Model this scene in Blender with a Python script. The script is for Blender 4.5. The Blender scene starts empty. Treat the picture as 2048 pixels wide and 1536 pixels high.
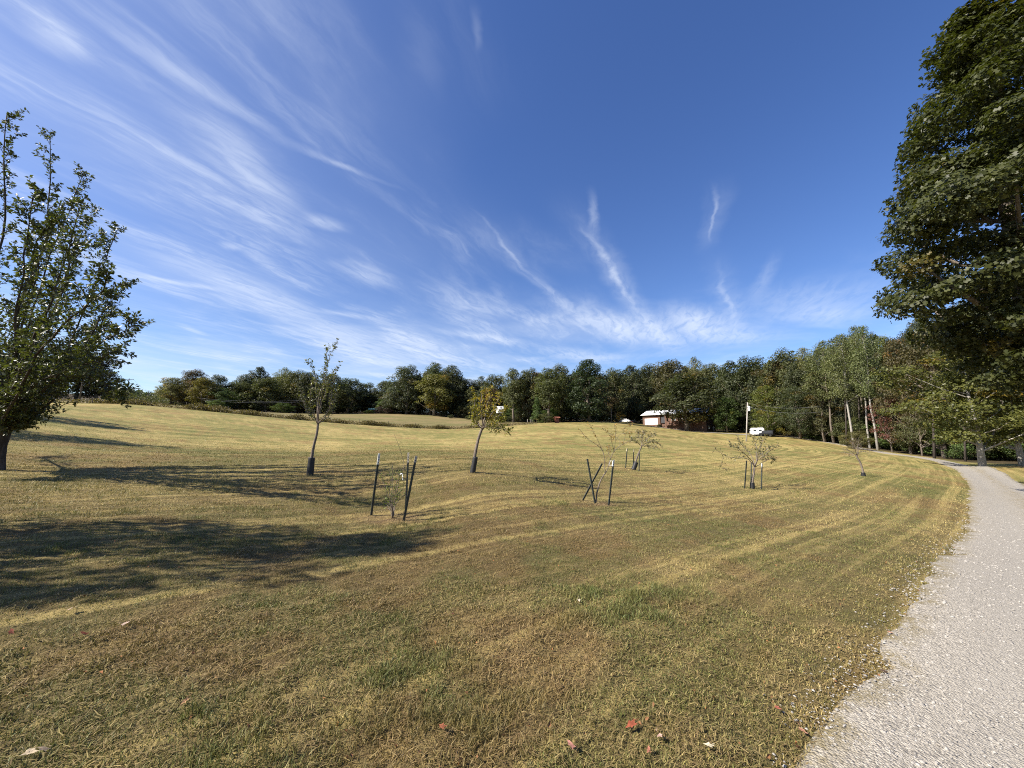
import bpy, math, random
import numpy as np
from mathutils import Vector, Matrix

random.seed(7)
rng = np.random.default_rng(11)
scene = bpy.context.scene
COL = scene.collection
R = math.radians

# ------------------------------------------------------------------ camera
CAM = np.array((0.0, 0.0, 1.6)); PITCH = R(8.29); F = 769.0
CP, SP = math.cos(PITCH), math.sin(PITCH)
cd = bpy.data.cameras.new("camera"); cam = bpy.data.objects.new("camera", cd); COL.objects.link(cam)
cd.lens = 36.0*F/2048.0; cd.sensor_width = 36.0; cd.clip_start = 0.05; cd.clip_end = 6000
cam.location = CAM; cam.rotation_euler = (R(90)+PITCH, 0, 0)
scene.camera = cam

# ------------------------------------------------------------------ light
SUN_EL = R(41.0)
SUN_DIR = Vector((-0.943*math.cos(SUN_EL), -0.333*math.cos(SUN_EL), math.sin(SUN_EL)))   # towards the sun
sl = bpy.data.lights.new("sun", "SUN"); sl.energy = 5.0; sl.angle = R(0.5); sl.color = (1.0, 0.93, 0.82)
sun = bpy.data.objects.new("sun", sl); COL.objects.link(sun)
sun.rotation_euler = SUN_DIR.to_track_quat('Z', 'Y').to_euler()
sun.location = (-30, -20, 40)
SKY_STRENGTH = 0.083
vs = scene.view_settings
vs.view_transform = 'Standard'; vs.look = 'None'; vs.exposure = 1.10; vs.gamma = 1.0
vs.use_curve_mapping = False
cy = scene.cycles
cy.max_bounces = 6; cy.diffuse_bounces = 3; cy.glossy_bounces = 2; cy.transmission_bounces = 4
cy.transparent_max_bounces = 6
cy.use_denoising = False
cy.pixel_filter_type = 'BLACKMAN_HARRIS'; cy.filter_width = 1.05
cy.caustics_reflective = False; cy.caustics_refractive = False

class NT:
    """little node-tree writer"""
    def __init__(s, tree): s.t = tree; s.n = tree.nodes; s.l = tree.links
    def node(s, typ, **kw):
        nd = s.n.new(typ)
        for k, v in kw.items(): setattr(nd, k, v)
        return nd
    def put(s, sock, v):
        if isinstance(v, bpy.types.NodeSocket): s.l.new(v, sock)
        elif v is not None:
            sock.default_value = v
    def math(s, op, a, b=None, c=None, clamp=False):
        nd = s.node('ShaderNodeMath', operation=op, use_clamp=clamp)
        s.put(nd.inputs[0], a); s.put(nd.inputs[1], b); s.put(nd.inputs[2], c)
        return nd.outputs[0]
    def vmath(s, op, a, b=None, scale=None):
        nd = s.node('ShaderNodeVectorMath', operation=op)
        s.put(nd.inputs[0], a)
        if b is not None: s.put(nd.inputs[1], b)
        if scale is not None: s.put(nd.inputs['Scale'], scale)
        return nd.outputs['Value'] if op in ('DOT_PRODUCT', 'LENGTH') else nd.outputs[0]
    def comb(s, x, y, z=0.0):
        nd = s.node('ShaderNodeCombineXYZ')
        s.put(nd.inputs[0], x); s.put(nd.inputs[1], y); s.put(nd.inputs[2], z); return nd.outputs[0]
    def noise(s, vec, scale, detail=4, rough=0.55, dist=0.0, out=0):
        nd = s.node('ShaderNodeTexNoise')
        s.put(nd.inputs['Vector'], vec); s.put(nd.inputs['Scale'], scale); nd.inputs['Detail'].default_value = detail
        nd.inputs['Roughness'].default_value = rough; nd.inputs['Distortion'].default_value = dist
        return nd.outputs[out]
    def rng(s, v, a, b, c=0.0, d=1.0, smooth=True):
        nd = s.node('ShaderNodeMapRange'); nd.interpolation_type = 'SMOOTHSTEP' if smooth else 'LINEAR'
        nd.clamp = True
        s.put(nd.inputs[0], v); s.put(nd.inputs[1], a); s.put(nd.inputs[2], b); s.put(nd.inputs[3], c); s.put(nd.inputs[4], d)
        return nd.outputs[0]
    def mix(s, f, a, b, blend='MIX'):
        nd = s.node('ShaderNodeMix', data_type='RGBA', blend_type=blend)
        s.put(nd.inputs[0], f)
        for i, v in ((6, a), (7, b)):
            s.put(nd.inputs[i], v if isinstance(v, bpy.types.NodeSocket) else (*v[:3], 1.0))
        return nd.outputs[2]
    def attr(s, name, out='Fac'):
        nd = s.node('ShaderNodeAttribute'); nd.attribute_name = name; return nd.outputs[out]

def pix_dir(u, v):
    a = (u-1024.0)/F; b = (768.0-v)/F
    return np.array((a, CP - b*SP, SP + b*CP))

# ---- sky
world = bpy.data.worlds.new("World"); scene.world = world; world.use_nodes = True
w = NT(world.node_tree); w.n.clear()
sky = w.node('ShaderNodeTexSky', sky_type='NISHITA')
sky.sun_disc = False; sky.sun_elevation = SUN_EL
sky.sun_rotation = math.atan2(SUN_DIR.x, SUN_DIR.y)
sky.altitude = 200; sky.air_density = 1.0; sky.dust_density = 0.6; sky.ozone_density = 2.6
tc = w.node('ShaderNodeTexCoord')
D = w.vmath('NORMALIZE', tc.outputs['Generated'])
sep = w.node('ShaderNodeSeparateXYZ'); w.l.new(D, sep.inputs[0])
zc = w.math('MAXIMUM', sep.outputs[2], 0.015)
px = w.math('DIVIDE', sep.outputs[0], zc); py = w.math('DIVIDE', sep.outputs[1], zc)
# wispy warp of the cirrus sheet
warp0 = w.noise(w.comb(px, py), 0.9, 3, 0.5, 0.0, 1)
wv = w.vmath('SCALE', w.vmath('SUBTRACT', warp0, (0.5, 0.5, 0.5)), scale=0.22)
warp1 = w.noise(w.comb(px, py), 5.0, 4, 0.6, 0.0, 1)
wv1 = w.vmath('SCALE', w.vmath('SUBTRACT', warp1, (0.5, 0.5, 0.5)), scale=0.07)
P2 = w.vmath('ADD', w.vmath('ADD', w.comb(px, py), wv), wv1)
AZ = math.atan2(1330-1024, F)
dl = (math.sin(AZ), math.cos(AZ), 0.0); dn = (math.cos(AZ), -math.sin(AZ), 0.0)
along = w.vmath('DOT_PRODUCT', P2, dl); across = w.vmath('DOT_PRODUCT', P2, dn)
fib = w.noise(w.comb(w.math('MULTIPLY', along, 0.55), w.math('MULTIPLY', across, 1.7)), 1.5, 9, 0.58, 0.6)
fine = w.noise(w.comb(w.math('MULTIPLY', along, 1.6), w.math('MULTIPLY', across, 6.0)), 2.6, 7, 0.6, 0.6)
veil = w.noise(w.comb(along, across), 0.42, 3, 0.5, 0.2)
left_bias = w.rng(across, -2.6, 0.2, 0.20, -0.10)
veil2 = w.math('ADD', veil, left_bias)
base = w.math('MULTIPLY', w.rng(fib, 0.40, 0.82), w.rng(veil2, 0.42, 0.72))
base = w.math('MULTIPLY', base, w.rng(fine, 0.28, 0.70, 0.15, 1.12))
cover = w.math('MULTIPLY', base, 0.52)
# thin general veil to the left
cover = w.math('ADD', cover, w.math('MULTIPLY', w.rng(veil2, 0.42, 0.92), 0.20))
# broad thin sheet low over the wood
cover = w.math('ADD', cover, w.math('MULTIPLY', w.math('MULTIPLY', w.rng(sep.outputs[2], .42, .16), w.rng(w.noise(w.comb(along, across), .9, 6, .6, .5), .40, .74)), .26))
def plane(u, v):
    d = pix_dir(u, v); return np.array((d[0]/d[2], d[1]/d[2]))
STREAKS = [  # (pixel a, pixel b, half width at a and b in sheet units, strength)
 ((1183, 385), (1190, 480), .016, .022, .26), ((1165, 450), (1262, 612), .022, .026, .40), ((1150, 430), (1290, 650), .075, .10, .22), ((1262, 612), (1360, 705), .07, .20, .50),
 ((1425, 368), (1409, 478), .010, .007, .26), ((1432, 535), (1472, 660), .014, .03, .20), ((1440, 360), (1400, 500), .05, .05, .10), ((1425, 520), (1490, 690), .07, .12, .14), ((1460, 600), (1800, 600), .35, .4, .20),
 ((955, 430), (1075, 560), .008, .016, .20), ((930, 420), (1100, 580), .05, .09, .12), ((1035, 530), (1160, 640), .03, .07, .26), ((1110, 600), (1300, 690), .16, .30, .45),
 ((1335, 610), (1440, 680), .18, .30, .62), ((1420, 660), (1500, 690), .3, .4, .30),
 ((1545, 505), (1510, 600), .04, .06, .16), ((1570, 620), (1720, 640), .20, .25, .30),
 ((885, 662), (1060, 690), .10, .16, .50), ((1050, 688), (1250, 730), .2, .4, .42),
 ((640, 620), (765, 640), .06, .08, .34), ((790, 650), (885, 730), .22, .5, .42), ((560, 600), (790, 745), .20, .7, .46),
 ((255, 550), (450, 582), .05, .05, .42), ((250, 480), (640, 640), .16, .26, .44), ((330, 180), (590, 440), .10, .10, .40),
 ((60, 30), (200, 95), .07, .05, .42), ((230, 30), (560, 270), .05, .03, .30), ((560, 270), (790, 370), .025, .015, .26), ((590, 430), (690, 460), .07, .05, .38),
 ((355, 648), (415, 672), .05, .05, .42), ((420, 480), (470, 495), .05, .05, .30), ((690, 520), (780, 575), .12, .10, .36),
 ((945, 20), (952, 110), .012, .010, .10), ((820, 10), (840, 200), .05, .06, .05), ((850, 560), (1010, 640), .16, .30, .32),
 ((300, 690), (560, 730), .25, .4, .30),
]
for (a, b, wa, wb, st) in STREAKS:
    A, B = plane(*a), plane(*b); L = float(np.linalg.norm(B-A)); t = (B-A)/L; n = (t[1], -t[0])
    rel = w.vmath('SUBTRACT', P2, (A[0], A[1], 0.0))
    tt = w.math('DIVIDE', w.vmath('DOT_PRODUCT', rel, (t[0], t[1], 0.0)), L)
    dd = w.math('ABSOLUTE', w.vmath('DOT_PRODUCT', rel, (n[0], n[1], 0.0)))
    wid = w.rng(tt, 0.0, 1.0, wa, wb, smooth=False)
    q = w.math('DIVIDE', dd, wid)
    s1 = w.rng(q, 0.0, 1.5, 1.0, 0.0)
    s2 = w.math('MULTIPLY', w.rng(tt, -0.15, 0.45), w.rng(tt, 0.55, 1.15, 1.0, 0.0))
    c = w.math('MULTIPLY', w.math('MULTIPLY', s1, s2), st)
    c = w.math('MULTIPLY', c, w.rng(fine, 0.22, 0.66, 0.30, 1.1))
    inv = w.math('SUBTRACT', 1.0, cover)
    cover = w.math('ADD', cover, w.math('MULTIPLY', inv, c))
# the sheet thins into the horizon haze
cover = w.math('MULTIPLY', cover, w.rng(sep.outputs[2], 0.02, 0.14), clamp=True)
hs = w.node('ShaderNodeHueSaturation'); hs.inputs['Saturation'].default_value = 1.21; hs.inputs['Value'].default_value = 1.0
hs.inputs['Hue'].default_value = 0.514
w.l.new(sky.outputs[0], hs.inputs['Color'])
skyc = w.mix(cover, hs.outputs[0], (5.0, 5.5, 6.4))
bg = w.node('ShaderNodeBackground'); w.l.new(skyc, bg.inputs['Color']); bg.inputs['Strength'].default_value = SKY_STRENGTH
wo = w.node('ShaderNodeOutputWorld'); w.l.new(bg.outputs[0], wo.inputs[0])

# ------------------------------------------------------------------ helpers
def P(u, v, Y):
    d = pix_dir(u, v); return CAM + d*(Y/d[1])

class MB:
    def __init__(s): s.v = []; s.f = []; s.n = 0
    def add(s, verts, faces):
        s.v.extend([tuple(map(float, p)) for p in verts]); s.f.extend([tuple(i+s.n for i in f) for f in faces]); s.n += len(verts)
    def box(s, c, size, rot=None):
        c = np.array(c, float); h = np.array(size, float)/2
        pts = [np.array((x, y, z))*h for x in (-1, 1) for y in (-1, 1) for z in (-1, 1)]
        if rot is not None: pts = [np.array(rot @ Vector(p)) for p in pts]
        s.add([c+p for p in pts], [(0, 1, 3, 2), (4, 6, 7, 5), (0, 4, 5, 1), (2, 3, 7, 6), (0, 2, 6, 4), (1, 5, 7, 3)])
    def tube(s, pts, radii, n=6, cap=True):
        pts = [np.array(p, float) for p in pts]; rings = []
        up = np.array((0.13, 0.21, 0.97))
        for i, p in enumerate(pts):
            t = pts[min(i+1, len(pts)-1)] - pts[max(i-1, 0)]; t = t/(np.linalg.norm(t)+1e-9)
            x = np.cross(up, t)
            if np.linalg.norm(x) < 0.15: x = np.cross((1.0, 0.1, 0), t)
            x /= np.linalg.norm(x); y = np.cross(t, x)
            rings.append([p + radii[i]*(math.cos(a)*x + math.sin(a)*y) for a in np.arange(n)*2*math.pi/n])
        verts = [q for r in rings for q in r]; faces = []
        for i in range(len(pts)-1):
            for k in range(n):
                a, b = i*n+k, i*n+(k+1) % n
                faces.append((a, b, b+n, a+n))
        if cap:
            faces.append(tuple(range(n-1, -1, -1))); faces.append(tuple(range((len(pts)-1)*n, len(pts)*n)))
        s.add(verts, faces)
    def mesh(s, name, smooth=False):
        me = bpy.data.meshes.new(name); me.from_pydata(s.v, [], s.f); me.update()
        if smooth: me.polygons.foreach_set('use_smooth', [True]*len(me.polygons))
        return me

def np_mesh(name, verts, loops, starts, attrs=None, smooth=False):
    me = bpy.data.meshes.new(name)
    me.vertices.add(len(verts)); me.vertices.foreach_set('co', np.ascontiguousarray(verts, np.float32).ravel())
    me.loops.add(len(loops)); me.loops.foreach_set('vertex_index', np.ascontiguousarray(loops, np.int32))
    me.polygons.add(len(starts)); me.polygons.foreach_set('loop_start', np.ascontiguousarray(starts, np.int32))
    if smooth: me.polygons.foreach_set('use_smooth', np.ones(len(starts), bool))
    me.update(calc_edges=True)
    for k, a in (attrs or {}).items():
        if a.ndim == 1:
            at = me.attributes.new(k, 'FLOAT', 'POINT'); at.data.foreach_set('value', np.ascontiguousarray(a, np.float32))
        else:
            at = me.attributes.new(k, 'FLOAT_COLOR', 'POINT')
            c4 = np.ones((len(a), 4), np.float32); c4[:, :3] = a; at.data.foreach_set('color', c4.ravel())
    return me

def link(name, data, mat=None, parent=None, loc=None, kind=None):
    o = bpy.data.objects.new(name, data); COL.objects.link(o)
    if mat is not None and data is not None and not data.materials: data.materials.append(mat)
    if parent is not None: o.parent = parent
    if loc is not None: o.location = tuple(map(float, loc))
    if kind: o['kind'] = kind
    return o

def tag(o, label, cat, group=None):
    o['label'] = label; o['category'] = cat
    if group: o['group'] = group
    return o

def thing(name, label, cat, loc, group=None, rz=0.0):
    o = bpy.data.objects.new(name, None); COL.objects.link(o); o.location = tuple(map(float, loc)); o.rotation_euler[2] = rz
    o.empty_display_size = 0.2
    return tag(o, label, cat, group)

# ------------------------------------------------------------------ numpy noise
def _hash(ix, iy, seed):
    h = (ix.astype(np.int64)*374761393 + iy.astype(np.int64)*668265263 + seed*974634777) & 0xffffffff
    h = ((h ^ (h >> 13))*1274126177) & 0xffffffff
    return ((h ^ (h >> 16)) & 0xffff)/65535.0
def vnoise(x, y, seed=0):
    ix, iy = np.floor(x), np.floor(y); fx, fy = x-ix, y-iy
    fx = fx*fx*(3-2*fx); fy = fy*fy*(3-2*fy)
    a, b = _hash(ix, iy, seed), _hash(ix+1, iy, seed); c, d = _hash(ix, iy+1, seed), _hash(ix+1, iy+1, seed)
    return (a*(1-fx)+b*fx)*(1-fy) + (c*(1-fx)+d*fx)*fy
def fbm(x, y, seed=0, oct=3):
    s = 0; a = 0.5; t = 0
    for k in range(oct):
        s = s + a*vnoise(x*2**k+17.3*k, y*2**k-9.1*k, seed+k); t += a; a *= 0.5
    return s/t
def sstep(x, a, b):
    t = np.clip((x-a)/(b-a), 0, 1); return t*t*(3-2*t)

# ------------------------------------------------------------------ terrain
CTRL_PIX = [ # u, v, depth
 (0,940,10),(620,950,12.5),(945,945,13),(780,1037,8.2),(1190,1005,10.8),(1270,940,21.8),(1505,977,16.6),(1727,952,22),
 (50,804,62),(250,808,70),(480,828,76),(640,843,86),(780,853,96),(900,858,102),(1000,853,106),(1070,848,112),(1150,848,120),(1220,846,132),
 (1290,850,158),(1378,862,140),(1440,864,136),(1493,883,92),(1520,871,110),(1600,878,100),(1700,895,80),(1767,907,68),(1819,913,58),(1869,922,47),
 (1899,934,38),(1919,944,32),(1939,971,24),(1939,1011,14),(1935,1059,9.5),(1900,1100,7),(1820,1200,4.3),(2048,975,26),(2008,956,31),(1951,936,41),(1919,926,50),
 (1963,931,39),(2046,932,40),(300,870,32),(640,890,38),(960,895,40),(1280,895,45),(330,812,150),(500,823,165),(640,827,190),(750,826,200),(850,830,180),(940,838,170),(1060,845,150),
 (640,824,320),(1060,838,320),(1500,862,260),(1900,905,220),(120,800,160),(280,797,420),(700,823,600),(1300,840,600),(1800,890,600)]
CX, CZ = [], []
for u, v, Y in CTRL_PIX:
    p = P(u, v, Y); CX.append(p[:2]); CZ.append(p[2])
for x, y, z in [(0,0,0),(-3,2.5,.1),(3,2.5,-.12),(0,4.5,.02),(-4,5,.18),(-8,4,.5),(-13,1,.8),(0,-12,.2),(-30,-12,2.2),(22,-10,-1.3),(9,1,-.5),(-28,12,2.4),(-45,25,4.5),
                (60,20,-2),(110,50,-1),(200,120,6),(-150,60,13),(-300,-50,20),(300,-60,0),(0,-300,6),(700,300,20),(-700,500,70),(-700,-400,40),(700,-500,5),(0,-900,10),(0,1500,40),(-900,1300,90),(1000,1300,40)]:
    CX.append((x, y)); CZ.append(z)
CX = np.array(CX, float); CZ = np.array(CZ, float)
def wrp(x, y):
    r = np.sqrt(x*x+y*y)+1e-9; s = np.log1p(r/4.0)/r; return x*s, y*s
def tps_k(d2): return np.where(d2 > 1e-12, d2*np.log(np.maximum(d2, 1e-12)), 0.0)
# interpolate slope to the eye: e = z/(r+3)
ctrl_r = np.hypot(CX[:, 0], CX[:, 1])
cxw = np.stack(wrp(CX[:, 0], CX[:, 1]), 1); ce = CZ/(ctrl_r+3.0)
nC = len(ce)
K = tps_k(((cxw[:, None]-cxw[None])**2).sum(-1)) + np.eye(nC)*0.002
Pm = np.hstack([np.ones((nC, 1)), cxw])
A = np.zeros((nC+3, nC+3)); A[:nC, :nC] = K; A[:nC, nC:] = Pm; A[nC:, :nC] = Pm.T
SOL = np.linalg.solve(A, np.concatenate([ce, np.zeros(3)]))
def terr_raw(x, y):
    x = np.asarray(x, float); y = np.asarray(y, float); sh = x.shape; x = x.ravel(); y = y.ravel()
    out = np.empty_like(x)
    for i in range(0, len(x), 40000):
        X, Yy = x[i:i+40000], y[i:i+40000]; wx, wy = wrp(X, Yy)
        d2 = (wx[:, None]-cxw[None, :, 0])**2 + (wy[:, None]-cxw[None, :, 1])**2
        e = tps_k(d2) @ SOL[:nC] + SOL[nC] + SOL[nC+1]*wx + SOL[nC+2]*wy
        out[i:i+40000] = e*(np.hypot(X, Yy)+3.0)
    return out.reshape(sh)

# road: left edge from pixels and depths, continued round the field to the house
ROAD_LEFT = [(-6.0,-4.2),(-2.6,-1.4)] + [tuple(P(u, v, Y)[:2]) for u, v, Y in
  [(1590,1536,2.15),(1690,1372,2.75),(1820,1200,4.3),(1900,1100,7),(1935,1059,9.5),(1939,1011,14),(1939,971,24),(1919,944,32),(1899,934,38),(1869,922,47),(1819,913,58),(1767,907,68),
   (1715,900,80),(1640,886,96),(1560,873,112)]]
RING_MORE = [tuple(P(u, v, Y)[:2]) for u, v, Y in [(1440,864,134),(1340,858,150),(1290,850,150),(1150,848,120),(1070,848,112),(1000,853,106),(900,858,102),(780,853,96),(640,843,86),(480,828,76),(250,808,70),(50,804,62)]] + [(-110, 40), (-120, 0)]
def resample(pts, step):
    pts = np.array(pts, float); n = len(pts); out = []
    for i in range(n-1):
        p0, p1, p2, p3 = pts[max(i-1, 0)], pts[i], pts[i+1], pts[min(i+2, n-1)]
        m = max(2, int(np.linalg.norm(p2-p1)/step))
        for t in np.arange(m)/m:
            out.append(0.5*((2*p1)+(-p0+p2)*t+(2*p0-5*p1+4*p2-p3)*t*t+(-p0+3*p1-3*p2+p3)*t**3))
    out.append(pts[-1]); return np.array(out)
ROADL = resample(ROAD_LEFT, 0.8)
RING = np.vstack([resample(ROAD_LEFT, 3.0), resample(RING_MORE, 4.0)])
ROAD_W = 2.75
def poly_dist(x, y, poly):
    """unsigned distance and signed side (positive right of travel) to a polyline"""
    x = np.ravel(x); y = np.ravel(y)
    best = np.full(len(x), 1e9); side = np.zeros(len(x))
    for i in range(len(poly)-1):
        ax, ay = poly[i]; bx, by = poly[i+1]; dx, dy = bx-ax, by-ay; L2 = dx*dx+dy*dy+1e-12
        t = np.clip(((x-ax)*dx+(y-ay)*dy)/L2, 0, 1)
        ex, ey = x-(ax+t*dx), y-(ay+t*dy); d = ex*ex+ey*ey
        m = d < best; best[m] = d[m]; side[m] = np.sign((ex*dy-ey*dx))[m]
    return np.sqrt(best), side
RLc = resample(ROAD_LEFT, 2.0)
def road_s(x, y):
    """signed distance to the road's left edge, positive on the road"""
    d, s = poly_dist(x, y, RLc); return d*s
def ring_d(x, y): return poly_dist(x, y, RING)[0]

# wood edge and mown edge by bearing from the gate
def bearing(u): return math.atan2((u-1024)/F, 1/CP)
MOWN = np.array([(bearing(u), Y*math.hypot(1, (u-1024)/F)) for u, Y in [(-300,60),(50,62),(250,70),(480,76),(640,86),(780,96),(900,102),(1000,106),(1070,112),(1085,400),(2400,400)]])
WOOD = np.array([(bearing(u), Y*math.hypot(1, (u-1024)/F)) for u, Y in [(-300,90),(60,105),(225,112),(245,380),(318,380),(325,150),(440,158),(470,168),(600,178),(700,196),(790,180),(900,174),(1000,160),(1080,138),(1200,150),(1290,190),(1420,170),(1445,140),(1500,124),(1560,108),(1620,98),(1700,84),(1767,78),(1819,68),(1869,57),(1919,52),(2000,47),(2048,46),(2300,46)]])
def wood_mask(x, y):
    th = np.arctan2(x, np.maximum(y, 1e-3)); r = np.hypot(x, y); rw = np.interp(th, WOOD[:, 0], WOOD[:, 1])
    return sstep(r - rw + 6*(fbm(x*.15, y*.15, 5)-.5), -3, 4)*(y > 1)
def past_mask(x, y):
    th = np.arctan2(x, np.maximum(y, 1e-3)); r = np.hypot(x, y); rw = np.interp(th, MOWN[:, 0], MOWN[:, 1])
    return sstep(r - rw, -.6, .6)*(y > 1)

def micro(x, y):
    r = np.hypot(x, y)
    return (0.05*(fbm(x*1.3, y*1.3, 31, 2)-.5) + 0.05*(fbm(x*4.5, y*4.5, 41, 2)-.5))*sstep(r, 60, 12)
def terr(x, y, s=None):
    x = np.asarray(x, float); y = np.asarray(y, float)
    if s is None: s = road_s(x, y).reshape(x.shape)
    on = sstep(s, -0.5, 0.25)*sstep(s, ROAD_W+0.5, ROAD_W-0.25)
    return terr_raw(x, y) + micro(x, y)*(1-on) - 0.045*on
def tz(x, y): return float(terr(np.array([x]), np.array([y]))[0])
def ground_at(u, Y):
    """foot point of something seen in column u at depth Y"""
    X = (u-1024)/F*Y*1.0
    for _ in range(4):
        z = tz(X, Y); c = Y*CP + (z-1.6)*SP; X = (u-1024)/F*c
    return np.array((X, Y, tz(X, Y)))

GREEN = np.array((0.1040, 0.1240, 0.0336)); OLIVE = np.array((0.2120, 0.1920, 0.0624)); STRAW = np.array((0.4080, 0.3200, 0.1264)); BROWN = np.array((0.2040, 0.1120, 0.0496))
def lerp(a, b, t): return a[None]*(1-t[:, None]) + b[None]*t[:, None] if a.ndim == 1 else a*(1-t[:, None]) + b[None]*t[:, None]
DRY_SPOTS = []   # bare, straw-coloured rings round the staked saplings: x, y, radius
def dryness_and_dimming(x, y, row):
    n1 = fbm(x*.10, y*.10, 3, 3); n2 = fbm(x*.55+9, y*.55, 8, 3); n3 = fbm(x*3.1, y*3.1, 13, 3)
    t = .38 + 1.2*(n1-.5) + 1.0*(n2-.5) + 1.1*(n3-.5) - .42*sstep(-x, -.5, 3.5)*sstep(np.hypot(x, y), 10, 4) + .13*sstep(np.hypot(x, y), 7, 22)  # near left lowered: vignette and dimmer light painted in as darker, greener grass
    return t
def brownness(x, y):
    b = .55*fbm(x*.32+40, y*.32-7, 21, 3) + .45*fbm(x*1.7-3, y*1.7, 27, 3)
    return sstep(b, .50, .66)
def stripe_np(row, x, y):
    wob = 1.1*fbm(x*.35, y*.35, 77, 2)
    return .5+.5*np.sin(row*2*math.pi/1.55 + 3*wob)
def field_colour(x, y, t, br):
    t2 = np.clip(t, 0, 1)
    c = np.where((t2 < .5)[:, None], lerp(GREEN, OLIVE, np.clip(t2*2, 0, 1)), lerp(OLIVE, STRAW, np.clip(t2*2-1, 0, 1)))
    c = c*(1-.62*br[:, None]) + BROWN[None]*(.62*br[:, None])
    for (sx, sy, sr) in DRY_SPOTS:
        m = sstep(np.hypot(x-sx, (y-sy)*1.15) + .25*(fbm(x*5, y*5, 61, 2)-.5), sr, sr*.35)
        c = c*(1-.9*m[:, None]) + np.array((0.2880, 0.1880, 0.1040))[None]*(.9*m[:, None])
    return c

# ------------------------------------------------------------------ materials
MATS = {}
def mat(name, fn):
    if name in MATS: return MATS[name]
    m = bpy.data.materials.new(name); m.use_nodes = True; t = NT(m.node_tree); t.n.clear()
    out = t.node('ShaderNodeOutputMaterial'); sh, disp = fn(t)
    t.l.new(sh, out.inputs['Surface']); MATS[name] = m; return m
def pr(t, col, rough=.6, spec=.5, metal=0.0, normal=None):
    b = t.node('ShaderNodeBsdfPrincipled')
    t.put(b.inputs['Base Color'], col if isinstance(col, bpy.types.NodeSocket) else (*col, 1.0))
    t.put(b.inputs['Roughness'], rough); b.inputs['Specular IOR Level'].default_value = spec; b.inputs['Metallic'].default_value = metal
    if normal is not None: t.l.new(normal, b.inputs['Normal'])
    return b.outputs[0]
def bump(t, h, strength=.5, dist=.02):
    b = t.node('ShaderNodeBump'); b.inputs['Strength'].default_value = strength; b.inputs['Distance'].default_value = dist
    t.l.new(h, b.inputs['Height']); return b.outputs[0]
def simple(name, col, rough=.6, spec=.4, metal=0.0, var=.12, scale=8.0, bmp=.0):
    def fn(t):
        tcn = t.node('ShaderNodeTexCoord'); n = t.noise(tcn.outputs['Object'], scale, 5, .6)
        c = t.mix(t.rng(n, .25, .75), tuple(max(0, x*(1-var)) for x in col), tuple(min(1, x*(1+var)) for x in col))
        nm = bump(t, n, bmp, .02) if bmp else None
        return pr(t, c, rough, spec, metal, nm), None
    return mat(name, fn)

def m_ground(t):
    geo = t.node('ShaderNodeNewGeometry'); pos = geo.outputs['Position']
    col = t.attr('tint', 'Color'); row = t.attr('row'); wood = t.attr('wood'); past = t.attr('pasture')
    psx = t.node('ShaderNodeSeparateXYZ'); t.l.new(pos, psx.inputs[0])
    slow = t.math('ADD', t.math('MULTIPLY', psx.outputs[0], .03), t.math('MULTIPLY', psx.outputs[1], .04))
    w1 = t.noise(t.comb(t.math('MULTIPLY', row, .8), slow), 1.0, 2, .6); w2 = t.noise(t.comb(t.math('MULTIPLY', row, 2.6), slow, 7.0), 1.0, 3, .6)
    w3 = t.noise(t.comb(t.math('MULTIPLY', row, 5.5), slow, 3.0), 1.0, 2, .6)
    wr_ = t.math('ADD', t.math('ADD', t.math('MULTIPLY', w1, .24), t.math('MULTIPLY', w2, .42)), t.math('MULTIPLY', w3, .34))
    st = t.rng(wr_, .47, .60); st2 = t.rng(wr_, .50, .38)
    n1 = t.noise(pos, 2.2, 6, .65); n2 = t.noise(pos, 14, 5, .7); n3 = t.noise(pos, 70, 3, .7)
    c = t.mix(t.math('MULTIPLY', st, .7), col, (0.4400, 0.3400, 0.1280))
    c = t.mix(t.math('MULTIPLY', st2, .55), c, (0.1200, 0.1080, 0.0288))
    c = t.mix(t.rng(n1, .35, .72, 0, .35), c, (0.1600, 0.1000, 0.0416))
    c = t.mix(t.rng(n2, .3, .7, 0, .5), c, t.mix(.5, c, (0.0800, 0.0720, 0.0224)))
    c = t.mix(t.rng(n3, .55, .75, 0, .35), c, (0.3600, 0.2800, 0.1200))
    # unmown pasture: taller, greyer brown-green
    pn = t.noise(pos, .09, 5, .65); pn2 = t.noise(pos, .9, 5, .7)
    pc = t.mix(t.rng(pn, .38, .62), (0.1520, 0.1400, 0.0520), (0.2240, 0.1680, 0.0800)); pc = t.mix(t.rng(pn2, .35, .7, 0, .5), pc, (0.0960, 0.0840, 0.0360))
    c = t.mix(past, c, pc)
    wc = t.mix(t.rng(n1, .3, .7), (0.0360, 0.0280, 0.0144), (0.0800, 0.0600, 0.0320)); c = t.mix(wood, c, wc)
    h = t.math('ADD', t.math('MULTIPLY', n2, .7), t.math('MULTIPLY', n3, .4))
    return pr(t, c, .95, .12, 0, bump(t, h, .9, .05)), None
M_GROUND = mat('mown_ground', m_ground)

def m_blade(t):
    col = t.attr('tint', 'Color')
    d = pr(t, col, .55, .28)
    tr = t.node('ShaderNodeBsdfTranslucent'); t.l.new(t.mix(.5, col, (.19, .17, .035)), tr.inputs['Color'])
    m = t.node('ShaderNodeMixShader'); m.inputs[0].default_value = .22; t.l.new(d, m.inputs[1]); t.l.new(tr.outputs[0], m.inputs[2])
    return m.outputs[0], None
M_BLADE = mat('grass_blade', m_blade)

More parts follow.
